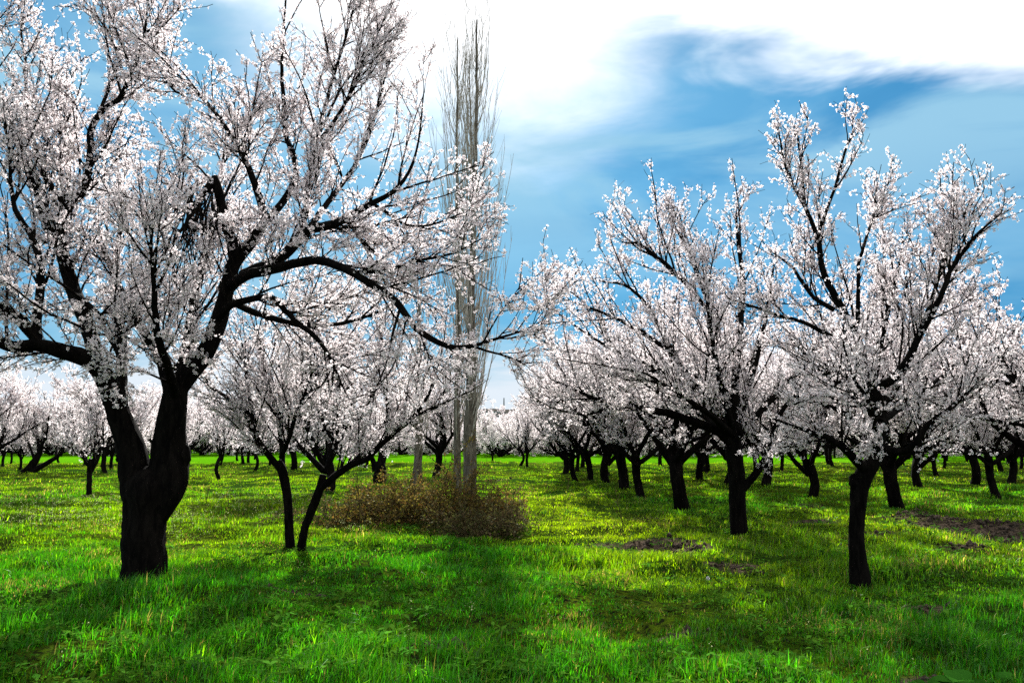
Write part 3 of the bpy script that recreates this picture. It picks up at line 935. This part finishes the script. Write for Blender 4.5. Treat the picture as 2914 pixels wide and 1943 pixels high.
# pollarded stump with two short stems behind the brambles
D6_ = 27.2
T = Blossom(61)
T.px([(1080, 1372, 0, 38), (1080, 1350, 0, 36), (1078, 1330, 0, 34), (1074, 1312, 0, 26)], D6_, 'trunk')
T.px([(1070, 1340, 0, 20), (1062, 1310, 0, 14), (1052, 1285, .1, 11), (1035, 1240, .2, 8), (1020, 1180, .2, 4)], D6_)
T.px([(1090, 1340, 0, 18), (1086, 1300, 0, 12), (1090, 1250, .2, 9), (1110, 1190, .2, 4)], D6_)
T.px([(1078, 1330, .2, 14), (1085, 1270, .8, 9), (1080, 1200, 1.1, 4)], D6_)
T.px([(1062, 1310, 0, 10), (1040, 1250, -.8, 7), (1050, 1190, -1.1, 4)], D6_)
T.twig_out(dict(PAR, **MID))
gx, gy = G(1080, 1360)
o_ = (gx, gy, gz(gx, gy) - .02)
root = empty('almond_tree', o_)
T.build(root, o_, 8, False, petals=4)
tag(root, 'almond tree on a squat cut-back stump behind the brown brambles', 'tree', GRP)

# far rows
rnd = random.Random(4)
taken = [G2(a[0], a[1]) for a in NEAR + YN]
FGL = 'white blossoming almond tree among the dense far rows across the orchard'
nfar = 0
for row in range(-1, 16):
    for k in range(0, 26):
        x = 4.0 + row * 4.9 + rnd.gauss(0, .35)
        y = 9.3 + 4.45 * k + rnd.gauss(0, .35)
        if y < 26 and row < 3: continue
        if row <= 0 and y < 36: continue
        if row == -1 and y < 62: continue
        if abs(x) > .70 * y + 4 or y < 14 or y > 112: continue
        if 50 < y < 76 and x < 26: continue
        if any(math.hypot(x - a, y - b) < 2.6 for a, b in taken): continue
        place((FARLOW if y > 74 else FARP)[nfar % 2] if y > 34 else OLD[nfar % 3], x, y, rnd.uniform(4.4, 5.3) if y < 74 else rnd.uniform(3.3, 4.8), rnd.uniform(0, 6.28), FGL, group='almond trees of the far rows')
        nfar += 1
for k in range(240):      # left side: scattered, mostly young, then a belt beyond the bright field
    if k < 60:
        y = rnd.uniform(38, 56); x = rnd.uniform(-.74 * y, -.14 * y)
    else:
        y = rnd.uniform(80, 118); x = rnd.uniform(-.75 * y, .04 * y)
    if any(math.hypot(x - a, y - b) < 3.0 for a, b in taken): continue
    taken.append((x, y))
    yo = k < 60 and rnd.random() < .45
    place(YOUNG[k % 2] if yo else (FARP if y < 70 else FARLOW)[k % 2], x, y, rnd.uniform(3.4, 4.2) if yo else (rnd.uniform(4.6, 6.0) if y < 70 else rnd.uniform(4.0, 5.8) * (.72 if abs(x) < 9 else 1)), rnd.uniform(0, 6.28), FGL, group='almond trees of the far rows')
    nfar += 1
print('far trees', nfar)


# ------------------------------------------------------------------ poplars
def poplar(px, py, top_y, Y, wbase, seed, name_label, nshoot=60, spread=1.0, stems=1, thin=False):
    r = np.random.default_rng(seed)
    gx, gy = px, Y
    base = U(px, py, Y)
    o3 = np.array((base[0], Y, gz(base[0], Y) - .05))
    H = U(px, top_y, Y)[2] - o3[2]
    e = empty('poplar_tree', o3)
    r0 = wbase * .5 * Y / FPX
    main = []
    sh = Acc()
    tr = Acc()
    lean = r.normal(0, .006, 2)
    n = 40
    t = np.linspace(0, 1, n)
    wobx = np.cumsum(r.normal(0, .012, n)) + lean[0] * t * H
    woby = np.cumsum(r.normal(0, .012, n)) + lean[1] * t * H
    P = np.stack([wobx - wobx[0], woby - woby[0], t * H], -1)
    R = r0 * (1.12 - t) * (1 + .15 * np.exp(-t * 30)) + .006
    v, f = tubes(P[None], R[None], 14, .06, r, True)
    tr.add(v, f)
    # upright branches hugging the stem
    ti = np.sort(r.uniform(.10, .93, nshoot))
    Pp, Tt = pick_on(P[None], np.zeros(nshoot, int), ti)
    az_ = r.uniform(0, 6.28, nshoot)
    d = np.stack([np.cos(az_) * .75, np.sin(az_) * .75, np.full(nshoot, .75)], -1) * np.array((spread, spread, 1))
    L = r.uniform(.22, .5, nshoot) * H * (1.1 - .75 * ti)
    L = np.minimum(L, H * 1.0 * (1.02 - ti) + .6)
    nb = 14
    pts = np.empty((nshoot, nb, 3)); pts[:, 0] = Pp
    dd = nrm(d)
    for i in range(1, nb):
        dd = nrm(dd + np.array((0, 0, .42 if i < 5 else .12)) + r.normal(0, .045, dd.shape))
        pts[:, i] = pts[:, i - 1] + dd * (L / (nb - 1))[:, None]
    rb = np.minimum(r0 * .3, .003 + .0032 * L)
    v, f = tubes(pts, np.maximum(rb[:, None] * np.linspace(1, .22, nb), .0045), 6)
    sh.add(v, f)
    i2, t2 = spaced(L, .50, .12, 1, r)
    P2, T2 = pick_on(pts, i2, t2)
    D2 = side_dirs(T2, r.uniform(.3, .7, len(i2)), r, .35)
    L2 = r.uniform(.25, 1.1, len(i2))
    b2 = grow(P2, D2, L2, 6, .06, .12, r)
    v, f = tubes(b2, np.full((len(i2), 6), .0046) * np.linspace(1, .65, 6), 4)
    sh.add(v, f)
    obj('trunk', tr.mesh('trunk', M_POP, True), e)
    obj('crown', sh.mesh('crown', M_SHOOT, True), e)
    tag(e, name_label, 'tree', 'bare poplars at the edge of the lane')
    return e


poplar(1334, 1412, 70, 22.6, 27, 3, 'tall bare poplar with thickest pale trunk, nearest the grass lane', 92, .72)
poplar(1302, 1400, 110, 23.4, 18, 4, 'tall bare poplar with medium straight trunk left of the thickest poplar', 62, .85)
poplar(1347, 1408, 160, 23.2, 13, 5, 'thin bare poplar squeezed against the right side of the thickest poplar', 44, .6)
poplar(1178, 1385, 700, 24.6, 12, 6, 'short slender bare poplar behind the bramble, left one of a close pair', 18, .6)
poplar(1196, 1385, 640, 24.9, 11, 7, 'short slender bare poplar behind the bramble, right one of a close pair', 18, .6)

# ------------------------------------------------------------------ ground and hills
nx, ny = 460, 520
uu = np.linspace(-1, 1, nx)
gxs = np.sinh(uu * 6.6) / math.sinh(6.6) * 1300
vv = np.linspace(0, 1, ny)
gys = 2.5 + np.sinh(vv * 6.9) / math.sinh(6.9) * 1300
gys = np.concatenate([[-400, -60, -20, -8, -3, 0.5, 1.5], gys])
X, Y = np.meshgrid(gxs, gys)
Z = ground_h(X.ravel(), Y.ravel())
V = np.stack([X.ravel(), Y.ravel(), Z], -1)
ii = np.arange(len(gys) - 1)[:, None] * nx
jj = np.arange(nx - 1)[None, :]
F = np.stack([ii + jj, ii + jj + 1, ii + nx + jj + 1, ii + nx + jj], -1).reshape(-1, 4)
sl = soil_at(X.ravel(), Y.ravel())
m, t, o = material('meadow_ground')
co = t.n('ShaderNodeTexCoord').outputs['Object']
at = t.n('ShaderNodeAttribute', attribute_name='col')
spx = t.n('ShaderNodeSeparateXYZ')
t.link(co, spx.inputs[0])
n1 = t.noise(co, 1.2, 6, .6)
n2 = t.noise(co, 14, 6, .7)
n3 = t.noise(co, .18, 4, .5)
gcol = t.mix(t.ramp(n3, .4, .62), (.020, .060, .004), (.060, .095, .005))
gcol = t.mix(t.ramp(n2, .40, .62), gcol, (.010, .012, .005))
soilc = t.mix(t.ramp(n2, .35, .7), (.025, .019, .013), (.10, .075, .055))
near = t.mix(at.outputs[0], gcol, soilc)
farc = t.mix(t.ramp(t.noise(co, .05, 4, .6), .4, .65), (.045, .16, .002), (.06, .19, .003))
yy = t.m('ADD', spx.outputs[1], t.m('MULTIPLY', n3, 3.0))
nearfar = t.mix(t.ramp(yy, 55.5, 57.5), near, farc)
b = t.n('ShaderNodeBsdfDiffuse')
t.link(nearfar, b.inputs[0])
bp = t.n('ShaderNodeBump')
bp.inputs['Strength'].default_value = .8
bp.inputs['Distance'].default_value = .06
t.link(n2, bp.inputs['Height'])
t.link(bp.outputs[0], b.inputs['Normal'])
t.link(b.outputs[0], o.inputs[0])
tag(obj('ground', new_mesh('ground', V, [F], m, np.repeat(sl[:, None], 3, 1), True)), kind='structure')

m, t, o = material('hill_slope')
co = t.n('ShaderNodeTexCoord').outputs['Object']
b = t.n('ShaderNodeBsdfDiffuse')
t.link(t.mix(t.ramp(t.noise(co, .02, 6, .7), .42, .58), (.008, .022, .022), (.05, .045, .04)), b.inputs[0])  # dark wooded green, with the blue of distance haze painted into the colour
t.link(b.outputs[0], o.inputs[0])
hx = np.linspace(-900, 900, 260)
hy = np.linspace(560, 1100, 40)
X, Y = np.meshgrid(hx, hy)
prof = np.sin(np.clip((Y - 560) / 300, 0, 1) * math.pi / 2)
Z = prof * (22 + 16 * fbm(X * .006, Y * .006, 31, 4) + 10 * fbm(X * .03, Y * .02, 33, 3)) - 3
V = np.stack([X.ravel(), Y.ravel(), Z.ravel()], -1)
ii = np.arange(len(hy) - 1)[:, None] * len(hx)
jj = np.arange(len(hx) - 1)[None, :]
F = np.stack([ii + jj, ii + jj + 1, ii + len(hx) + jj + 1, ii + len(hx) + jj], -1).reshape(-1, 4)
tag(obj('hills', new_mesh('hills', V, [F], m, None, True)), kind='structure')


# ------------------------------------------------------------------ grass
def ynoise(x, y):
    """0 lush emerald .. 1 yellow-green, by place"""
    q = fbm(x * .25 + 3, y * .25, 51, 3) * .9 + fbm(x * 1.1, y * 1.1, 52, 2) * .35 - .42
    q = q + .75 * np.exp(-((x - 1.6) / 2.0) ** 2 - ((y - 15) / 9.0) ** 2)
    q = q + .5 * np.exp(-((x - 6) / 4.0) ** 2 - ((y - 13) / 5.0) ** 2)
    q = q + .55 * np.exp(-((x + 7) / 6.0) ** 2 - ((y - 16.5) / 4.0) ** 2)
    q = q + .35 * np.clip((y - 18) / 14, 0, 1)
    q = q - .5 * np.clip((10.2 - y) / 3, 0, 1) - .4 * np.exp(-((x + 1.0) / 2.6) ** 2 - ((y - 10.6) / 2.4) ** 2)
    return np.clip(q, 0, 1)


def grass_mesh(rng):
    PX, PY, TI = [], [], []
    base_t = 0
    for d0, d1, rho in ((4.3, 6.5, 3600), (6.5, 9, 2900), (9, 13, 2300), (13, 18, 1200), (18, 26, 560), (26, 38, 170), (38, 57, 70)):
        area = (d1 - d0) * 2 * (.68 * (d0 + d1) / 2 + 1.5)
        nb = int(area * rho)
        nt = max(nb // 9, 10)
        ty = rng.uniform(d0, d1, nt)
        tx = rng.uniform(-1, 1, nt) * (.68 * ty + 1.5)
        k = rng.integers(4, 15, nt)
        i = np.repeat(np.arange(nt), k)
        TI.append(i + base_t); base_t += nt
        sg = .026 + .0032 * ty[i]
        PX.append(tx[i] + rng.normal(0, 1, len(i)) * sg)
        PY.append(ty[i] + rng.normal(0, 1, len(i)) * sg)
    x, y, ti = np.concatenate(PX), np.concatenate(PY), np.concatenate(TI)
    t_h, t_c = rng.uniform(.55, 1.35, base_t), np.exp(rng.normal(-.05, .42, base_t))
    t_a, t_l = rng.uniform(0, 6.28, base_t), rng.gamma(2, .10, base_t)
    t_y = rng.normal(0, .16, base_t)
    s = soil_at(x, y)
    thin = fbm(x * 1.5, y * 1.2, 71, 3)
    keep = rng.random(len(x)) > np.clip(s * .96 + np.clip(.44 - thin, 0, 1) * 4.5, 0, .97)
    x, y, ti = x[keep], y[keep], ti[keep]
    n = len(x)
    yl = ynoise(x, y)
    hh = fbm(x * .8, y * .8, 61, 3)
    h = .66 * (.05 + .24 * np.clip(hh - .25, 0, 1) + .16 * np.clip(fbm(x * 2.6, y * 2.2, 63, 2) - .5, 0, 1)) * rng.uniform(.5, 1.4, n) * t_h[ti] * (.75 + 1.1 * np.clip(fbm(x * .9, y * 1.5, 64, 2) - .42, 0, 1) * np.clip((15 - y) / 6, .3, 1.6)) * (1 - .35 * yl) * 1.15
    wv = (.0030 + .00062 * y) * rng.uniform(.6, 1.3, n)
    a = rng.uniform(0, 6.28, n)
    fx, fy = np.cos(a), np.sin(a)                 # face direction
    la = rng.uniform(0, 6.28, n)
    ln = h * np.abs(rng.normal(.25, .28, n))
    lx, ly = np.cos(la) * ln + .1 * h + np.cos(t_a[ti]) * t_l[ti] * h, np.sin(la) * ln + np.sin(t_a[ti]) * t_l[ti] * h
    ln = np.hypot(lx, ly)
    z = ground_h(x, y) - .01
    V = np.empty((n, 5, 3), np.float32)
    V[:, 0] = np.stack([x - fx * wv * .5, y - fy * wv * .5, z], -1)
    V[:, 1] = np.stack([x + fx * wv * .5, y + fy * wv * .5, z], -1)
    V[:, 2] = np.stack([x + lx * .32 + fx * wv * .42, y + ly * .32 + fy * wv * .42, z + h * .6], -1)
    V[:, 3] = np.stack([x + lx * .32 - fx * wv * .42, y + ly * .32 - fy * wv * .42, z + h * .6], -1)
    V[:, 4] = np.stack([x + lx, y + ly, z + h * np.sqrt(np.clip(1 - (ln / np.maximum(h, 1e-4)) ** 2 * .6, .12, 1))], -1)
    b = np.arange(n) * 5
    Q = np.stack([b, b + 1, b + 2, b + 3], -1)
    Tr = np.stack([b + 3, b + 2, b + 4], -1)
    c0, c1, c2 = np.array((.024, .175, .003)), np.array((.180, .300, .002)), np.array((.24, .20, .07))
    q = np.clip(yl + t_y[ti] + rng.normal(0, .10, n), 0, 1)[:, None]
    c = c0 * (1 - q) + c1 * q
    dry = (rng.random(n) < .02 + .04 * yl + .22 * np.clip((fbm(x * .8, y * .8, 97, 3) - .60) * 8, 0, 1))[:, None]
    c = np.where(dry, c2, c) * rng.uniform(.7, 1.25, (n, 1)) * t_c[ti][:, None]
    print('blades', n)
    return new_mesh('grass', V.reshape(-1, 3), [Q, Tr], M_GRASS, np.repeat(c, 5, 0))


rng = np.random.default_rng(77)
tag(obj('grass', grass_mesh(rng)), kind='stuff')

# clods on the turned earth
m, t, o = material('clod_earth')
co = t.n('ShaderNodeTexCoord').outputs['Object']
b = t.n('ShaderNodeBsdfDiffuse')
t.link(t.mix(t.ramp(t.noise(co, 25, 5, .6), .4, .65), (.026, .020, .015), (.09, .070, .055)), b.inputs[0])
t.link(b.outputs[0], o.inputs[0])
a = Acc()
ico = np.array([(0, 0, 1), (.9, 0, .3), (.28, .85, .3), (-.72, .53, .3), (-.72, -.53, .3), (.28, -.85, .3), (0, 0, -.6)])
icf = np.array([(0, 1, 2), (0, 2, 3), (0, 3, 4), (0, 4, 5), (0, 5, 1), (6, 2, 1), (6, 3, 2), (6, 4, 3), (6, 5, 4), (6, 1, 5)])
for (sx, sy, rx, ry) in SOILW:
    n = int(600 * rx * ry)
    x = sx + rng.normal(0, .5, n) * rx
    y = sy + rng.normal(0, .5, n) * ry
    s = rng.gamma(2, .008, n) + .005
    z = ground_h(x, y)
    v = ico[None] * s[:, None, None] * rng.uniform(.6, 1.4, (n, 7, 3)) + np.stack([x, y, z], -1)[:, None, :]
    a.add(v.reshape(-1, 3), [(icf[None] + (np.arange(n) * 7)[:, None, None]).reshape(-1, 3)])
tag(obj('earth_clods', a.mesh('earth_clods', m)), kind='stuff')


# ------------------------------------------------------------------ brambles and weeds
def bramble(cx, cy, rx, ry, h, n, seed, label, leafc, density=1.0):
    r = np.random.default_rng(seed)
    o3 = np.array((cx, cy, gz(cx, cy)))
    e = empty('bramble_bush', o3)
    u = r.random(n) ** .5 * r.uniform(.8, 1.15, n); a = r.uniform(0, 6.28, n)
    x, y = u * np.cos(a) * rx, u * np.sin(a) * ry
    z = ground_h(x + cx, y + cy) - o3[2] - .03
    az_ = r.uniform(0, 6.28, n)
    d = nrm(np.stack([np.cos(az_) * .6, np.sin(az_) * .6, r.uniform(.5, 1.4, n)], -1))
    hh = h * np.clip(1 - .80 * u ** 2, .15, 1) * (.15 + 1.7 * fbm(x * 1.2 + seed, y * 1.2, seed))
    b = grow(np.stack([x, y, z], -1), d, hh * r.uniform(1.0, 2.0, n), 10, .20, -.10, r)
    b[:, :, 2] = np.maximum(b[:, :, 2], -.05)
    A_ = Acc()
    v, f = tubes(b, np.full((n, 10), .0055) * np.linspace(1.2, .6, 10), 4)
    A_.add(v, f)
    L = hh * 1.5
    i, t_ = spaced(L, .11 / density, .2, 1, r)
    P, T_ = pick_on(b, i, t_)
    D = side_dirs(T_, r.uniform(.5, 1.2, len(i)), r, .1)
    b2 = grow(P, D, r.uniform(.08, .35, len(i)), 5, .25, 0, r)
    v, f = tubes(b2, np.full((len(i), 5), .0032), 3)
    A_.add(v, f)
    obj('stems', A_.mesh('stems', M_STEM, True), e)
    j, t2 = spaced(np.full(len(i), .2), .026 / density, .1, 1, r)
    C, T2 = pick_on(b2, j, t2)
    C = C + r.normal(0, .02, C.shape)
    N = nrm(r.normal(0, 1, C.shape) + np.array((0, 0, .6)))
    uu_ = nrm(np.cross(N, r.normal(0, 1, C.shape))); vv_ = np.cross(N, uu_)
    s = r.uniform(.016, .036, len(C))[:, None]
    V = np.stack([C, C + (uu_ * .8 + vv_ * .55) * s, C + uu_ * 1.9 * s, C + (uu_ * .8 - vv_ * .55) * s], 1).reshape(-1, 3)
    F = np.arange(len(C) * 4).reshape(-1, 4)
    pal = np.array(leafc)
    c = pal[r.integers(0, len(pal), len(C))] * r.uniform(.6, 1.3, (len(C), 1))
    obj('leaves', new_mesh('leaves', V, [F], M_BRAM, np.repeat(c, 4, 0)), e)
    tag(e, label, 'bush', 'brambles under the poplars')
    print('bramble leaves', len(C))
    return e


BR = [(.15, .085, .018), (.11, .058, .014), (.17, .14, .02), (.07, .055, .015), (.22, .16, .04), (.11, .12, .012)]
OL = [(.07, .07, .02), (.10, .075, .03), (.05, .05, .015), (.12, .12, .03), (.08, .05, .025)]
x0, y0 = G2(965, 1200); bramble(x0, y0 + .3, 2.0, 1.3, .78, 760, 1, 'broad rusty brown bramble thicket in front of the bare poplars', BR)
x0, y0 = G2(1105, 1230); bramble(x0, y0 + .5, .75, .6, .55, 130, 2, 'darker olive bramble mound at the foot of the thickest poplar', OL)
x0, y0 = G2(680, 1205); bramble(x0 + .3, y0 + .8, 1.3, .8, .55, 150, 3, 'low dark bramble tangle behind the twin stems', OL, .7)
x0, y0 = G2(1165, 1212); bramble(x0, y0, .5, .4, .4, 40, 4, 'small sparse bramble tuft at the lane end of the thicket', OL, .7)


def dry_weed(px, py, h, seed, label, lean=0.0, nb=8, r0=.006):
    r = np.random.default_rng(seed)
    x, y = G2(px, py)
    o3 = np.array((x, y, gz(x, y) - .02))
    d = nrm(np.array([[lean, 0, 1.0]]))
    b = grow(np.zeros((1, 3)), d, np.array([h]), 14, .04, .0, r)
    A_ = Acc()
    v, f = tubes(b, (r0 * np.linspace(1, .5, 14))[None], 5)
    A_.add(v, f)
    t_ = r.uniform(.35, 1, nb)
    P, T_ = pick_on(b, np.zeros(nb, int), t_)
    D = side_dirs(T_, r.uniform(.4, .9, nb), r, .2)
    b2 = grow(P, D, r.uniform(.12, .3, nb) * h, 6, .1, .05, r)
    v, f = tubes(b2, np.full((nb, 6), r0 * .5), 4)
    A_.add(v, f)
    o = obj('dry_weed', A_.mesh('dry_weed', M_STEM, True), None, o3)
    tag(o, label, 'weed', 'dry weed stalks')


dry_weed(1438, 1272, 1.0, 1, 'tall straight dry weed stalk standing alone in front of the right rows', -.05, 5)
dry_weed(1255, 1240, .8, 2, 'dry weed stalk leaning right near the bramble tuft', .35, 9)
dry_weed(1225, 1225, .5, 3, 'short branching dry weed just right of the bramble tuft', .1, 10)
dry_weed(826, 1215, 1.0, 5, 'dry sapling stem at the left end of the brown thicket', .0, 10, .009)
dry_weed(1300, 1148, .7, 6, 'bushy dry weed in the yellow lane before the right row', .1, 16)
dry_weed(1350, 1160, .6, 7, 'second bushy dry weed in the lane, closer to the leaning trunk', -.1, 16)
dry_weed(470, 1170, .7, 8, 'twiggy dry weed right of the massive trunk', .2, 16)

# dandelion clock
x, y = G2(1624, 1340)
o3 = np.array((x, y, gz(x, y)))
e = empty('dandelion', o3)
A_ = Acc()
b = grow(np.zeros((1, 3)), np.array([[0.05, 0, 1.0]]), np.array([.17]), 6, .05, 0, rng)
v, f = tubes(b, np.full((1, 6), .002), 5)
A_.add(v, f)
M_GSTEM, t, o = material('green_stem')
bb = t.n('ShaderNodeBsdfDiffuse'); bb.inputs[0].default_value = (.08, .13, .03, 1); t.link(bb.outputs[0], o.inputs[0])
obj('stem', A_.mesh('stem', M_GSTEM, True), e)
dirs = nrm(rng.normal(0, 1, (90, 3)))
tip = b[0, -1]
fb = np.stack([np.repeat(tip[None], 90, 0), tip + dirs * .02, tip + dirs * .022], 1)
v, f = tubes(fb, np.full((90, 3), 1.0) * np.array((.0004, .0006, .004)), 4)
obj('seed_head', new_mesh('seed_head', v, f, M_PETAL, np.full((len(v), 3), .8)), e)
tag(e, 'white fluffy dandelion clock standing in the grass', 'flower')


# broad-leaved dock by the bottom right corner
def dock(px, py, nleaf, size, seed, label):
    r = np.random.default_rng(seed)
    x, y = G2(px, py)
    e = empty('dock_plant', (x, y, gz(x, y)))
    for k in range(nleaf):
        a = r.uniform(0, 6.28); L = size * r.uniform(.6, 1.1); wd = L * .33
        m_ = 9
        s = np.linspace(0, 1, m_)
        el0 = r.uniform(.5, 1.2)
        fw = np.cumsum(np.cos(el0 - s * 1.0)) * L / m_
        up = np.cumsum(np.sin(el0 - s * 1.0)) * L / m_
        w_ = wd * np.sin(np.clip(s * 1.0, 0, 1) ** .8 * math.pi) ** .7 + .004
        ca, sa = math.cos(a), math.sin(a)
        rows = []
        for q, zl in ((-1, .25), (0, 0), (1, .25)):
            ww = q * w_ + r.normal(0, .004, m_)
            rows.append(np.stack([fw * ca - ww * sa, fw * sa + ww * ca, up + abs(q) * w_ * zl], -1))
        V = np.stack(rows, 1).reshape(-1, 3)
        F = [(i * 3 + j, i * 3 + j + 1, (i + 1) * 3 + j + 1, (i + 1) * 3 + j) for i in range(m_ - 1) for j in range(2)]
        c = np.array((.03, .12, .012)) * r.uniform(.7, 1.4)
        obj('leaf', new_mesh('leaf', V, [np.array(F)], M_DRY, np.full((len(V), 3), 1.0) * c, True), e)
    tag(e, label, 'plant', 'broad-leaved weeds')


dock(2215, 1553, 9, .26, 1, 'largest broad-leaved dock plant at the bottom right corner')
dock(2120, 1556, 7, .15, 2, 'smaller broad-leaved dock plant left of the largest one')
dock(2300, 1545, 6, .14, 3, 'small broad-leaved weed right of the largest dock plant')

# low broad-leaved weeds between the blades
nr_ = 5200
y = 4.6 + 17 * rng.random(nr_) ** 1.5
x = rng.uniform(-1, 1, nr_) * (.68 * y + 1.2)
keep = fbm(x * .7, y * .7, 95, 3) > .50
x, y = x[keep], y[keep]
n = len(x)
k = 9
r_ = np.repeat(np.arange(n), k)
a_ = rng.uniform(0, 6.28, n * k)
L_ = rng.uniform(.03, .085, n * k) * rng.uniform(.6, 1.3, n)[r_]
z = ground_h(x, y)[r_] + rng.uniform(.01, .09, n * k)
C = np.stack([x[r_] + rng.normal(0, .03, n * k), y[r_] + rng.normal(0, .03, n * k), z], -1)
d_ = np.stack([np.cos(a_), np.sin(a_), rng.uniform(-.2, .9, n * k)], -1)
d_ = nrm(d_)
s_ = nrm(np.cross(d_, np.array((0, 0, 1.0))))
L_ = L_[:, None]
V = np.stack([C, C + d_ * L_ * .45 + s_ * L_ * .27, C + d_ * L_ - np.array((0, 0, .2)) * L_, C + d_ * L_ * .45 - s_ * L_ * .27], 1).reshape(-1, 3)
cc = np.array((.035, .13, .012)) * np.exp(rng.normal(0, .35, n))[r_][:, None] * rng.uniform(.7, 1.3, (n * k, 1)) + np.array((.03, .02, 0)) * rng.random(n)[r_][:, None]
tag(obj('weeds', new_mesh('weeds', V, [np.arange(len(V)).reshape(-1, 4)], M_DRY, np.repeat(cc, 4, 0))), kind='stuff')

# scattered small wild flowers: pale weeds left, white specks in the lush grass
n1_, n2_ = 3000, 40
x = np.concatenate([rng.uniform(-13, -2.5, n1_), rng.uniform(-4, 4, n2_)])
y = np.concatenate([rng.uniform(13.5, 21, n1_), rng.uniform(5.2, 9, n2_)])
keep = fbm(x * .5, y * .5, 91, 3) > .42
x, y = x[keep], y[keep]
n = len(x)
hgt = rng.uniform(.12, .34, n)
P = np.stack([x, y, ground_h(x, y)], -1)
b = grow(P, nrm(np.stack([rng.normal(0, .15, n), rng.normal(0, .15, n), np.ones(n)], -1)), hgt, 4, .06, 0, rng)
v, f = tubes(b, np.full((n, 4), .0022), 3)
A_ = Acc()
A_.add(v, f, np.array((.07, .10, .02)))
C = np.repeat(b[:, -1], 5, 0) + rng.normal(0, .02, (n * 5, 3))
N = nrm(rng.normal(0, .5, C.shape) + np.array((0, 0, 1)))
u_ = nrm(np.cross(N, rng.normal(0, 1, C.shape))); v_ = np.cross(N, u_)
s = (rng.uniform(.003, .006, len(C)) + .0002 * C[:, 1])[:, None]
V = np.stack([C - u_ * s, C - v_ * s, C + u_ * s, C + v_ * s], 1).reshape(-1, 3)
A_.add(V, [np.arange(len(V)).reshape(-1, 4)], np.array((.42, .45, .22)))
tag(obj('wildflowers', A_.mesh('wildflowers', M_DRY)), kind='stuff')

# ------------------------------------------------------------------ far away: mast and dark hedge
p = U(1434, 1195, 640)
m, t, o = material('painted_steel')
b = t.n('ShaderNodeBsdfPrincipled'); b.inputs['Base Color'].default_value = (.12, .13, .14, 1); b.inputs['Roughness'].default_value = .5
t.link(b.outputs[0], o.inputs[0])
A_ = Acc()
H = U(1434, 1132, 640)[2]
for q in ((-.8, -.8), (.8, -.8), (0, .9)):
    pp = np.array([[[q[0], q[1], 0], [q[0] * .6, q[1] * .6, H * .5], [q[0] * .2, q[1] * .2, H]]])
    v, f = tubes(pp, np.full((1, 3), .28), 5)
    A_.add(v, f)
for k in range(9):
    zq = H * (k + .5) / 9.5; sq = 1 - .8 * zq / H
    c3 = np.array([(-.8, -.8, 0), (.8, -.8, 0), (0, .9, 0), (-.8, -.8, 0)]) * sq + np.array((0, 0, zq))
    v, f = tubes(c3[None], np.full((1, 4), .16), 4)
    A_.add(v, f)
tag(obj('radio_mast', A_.mesh('radio_mast', m), None, (p[0], 640, 0)), 'thin grey mast rising above the distant blue hill', 'mast')
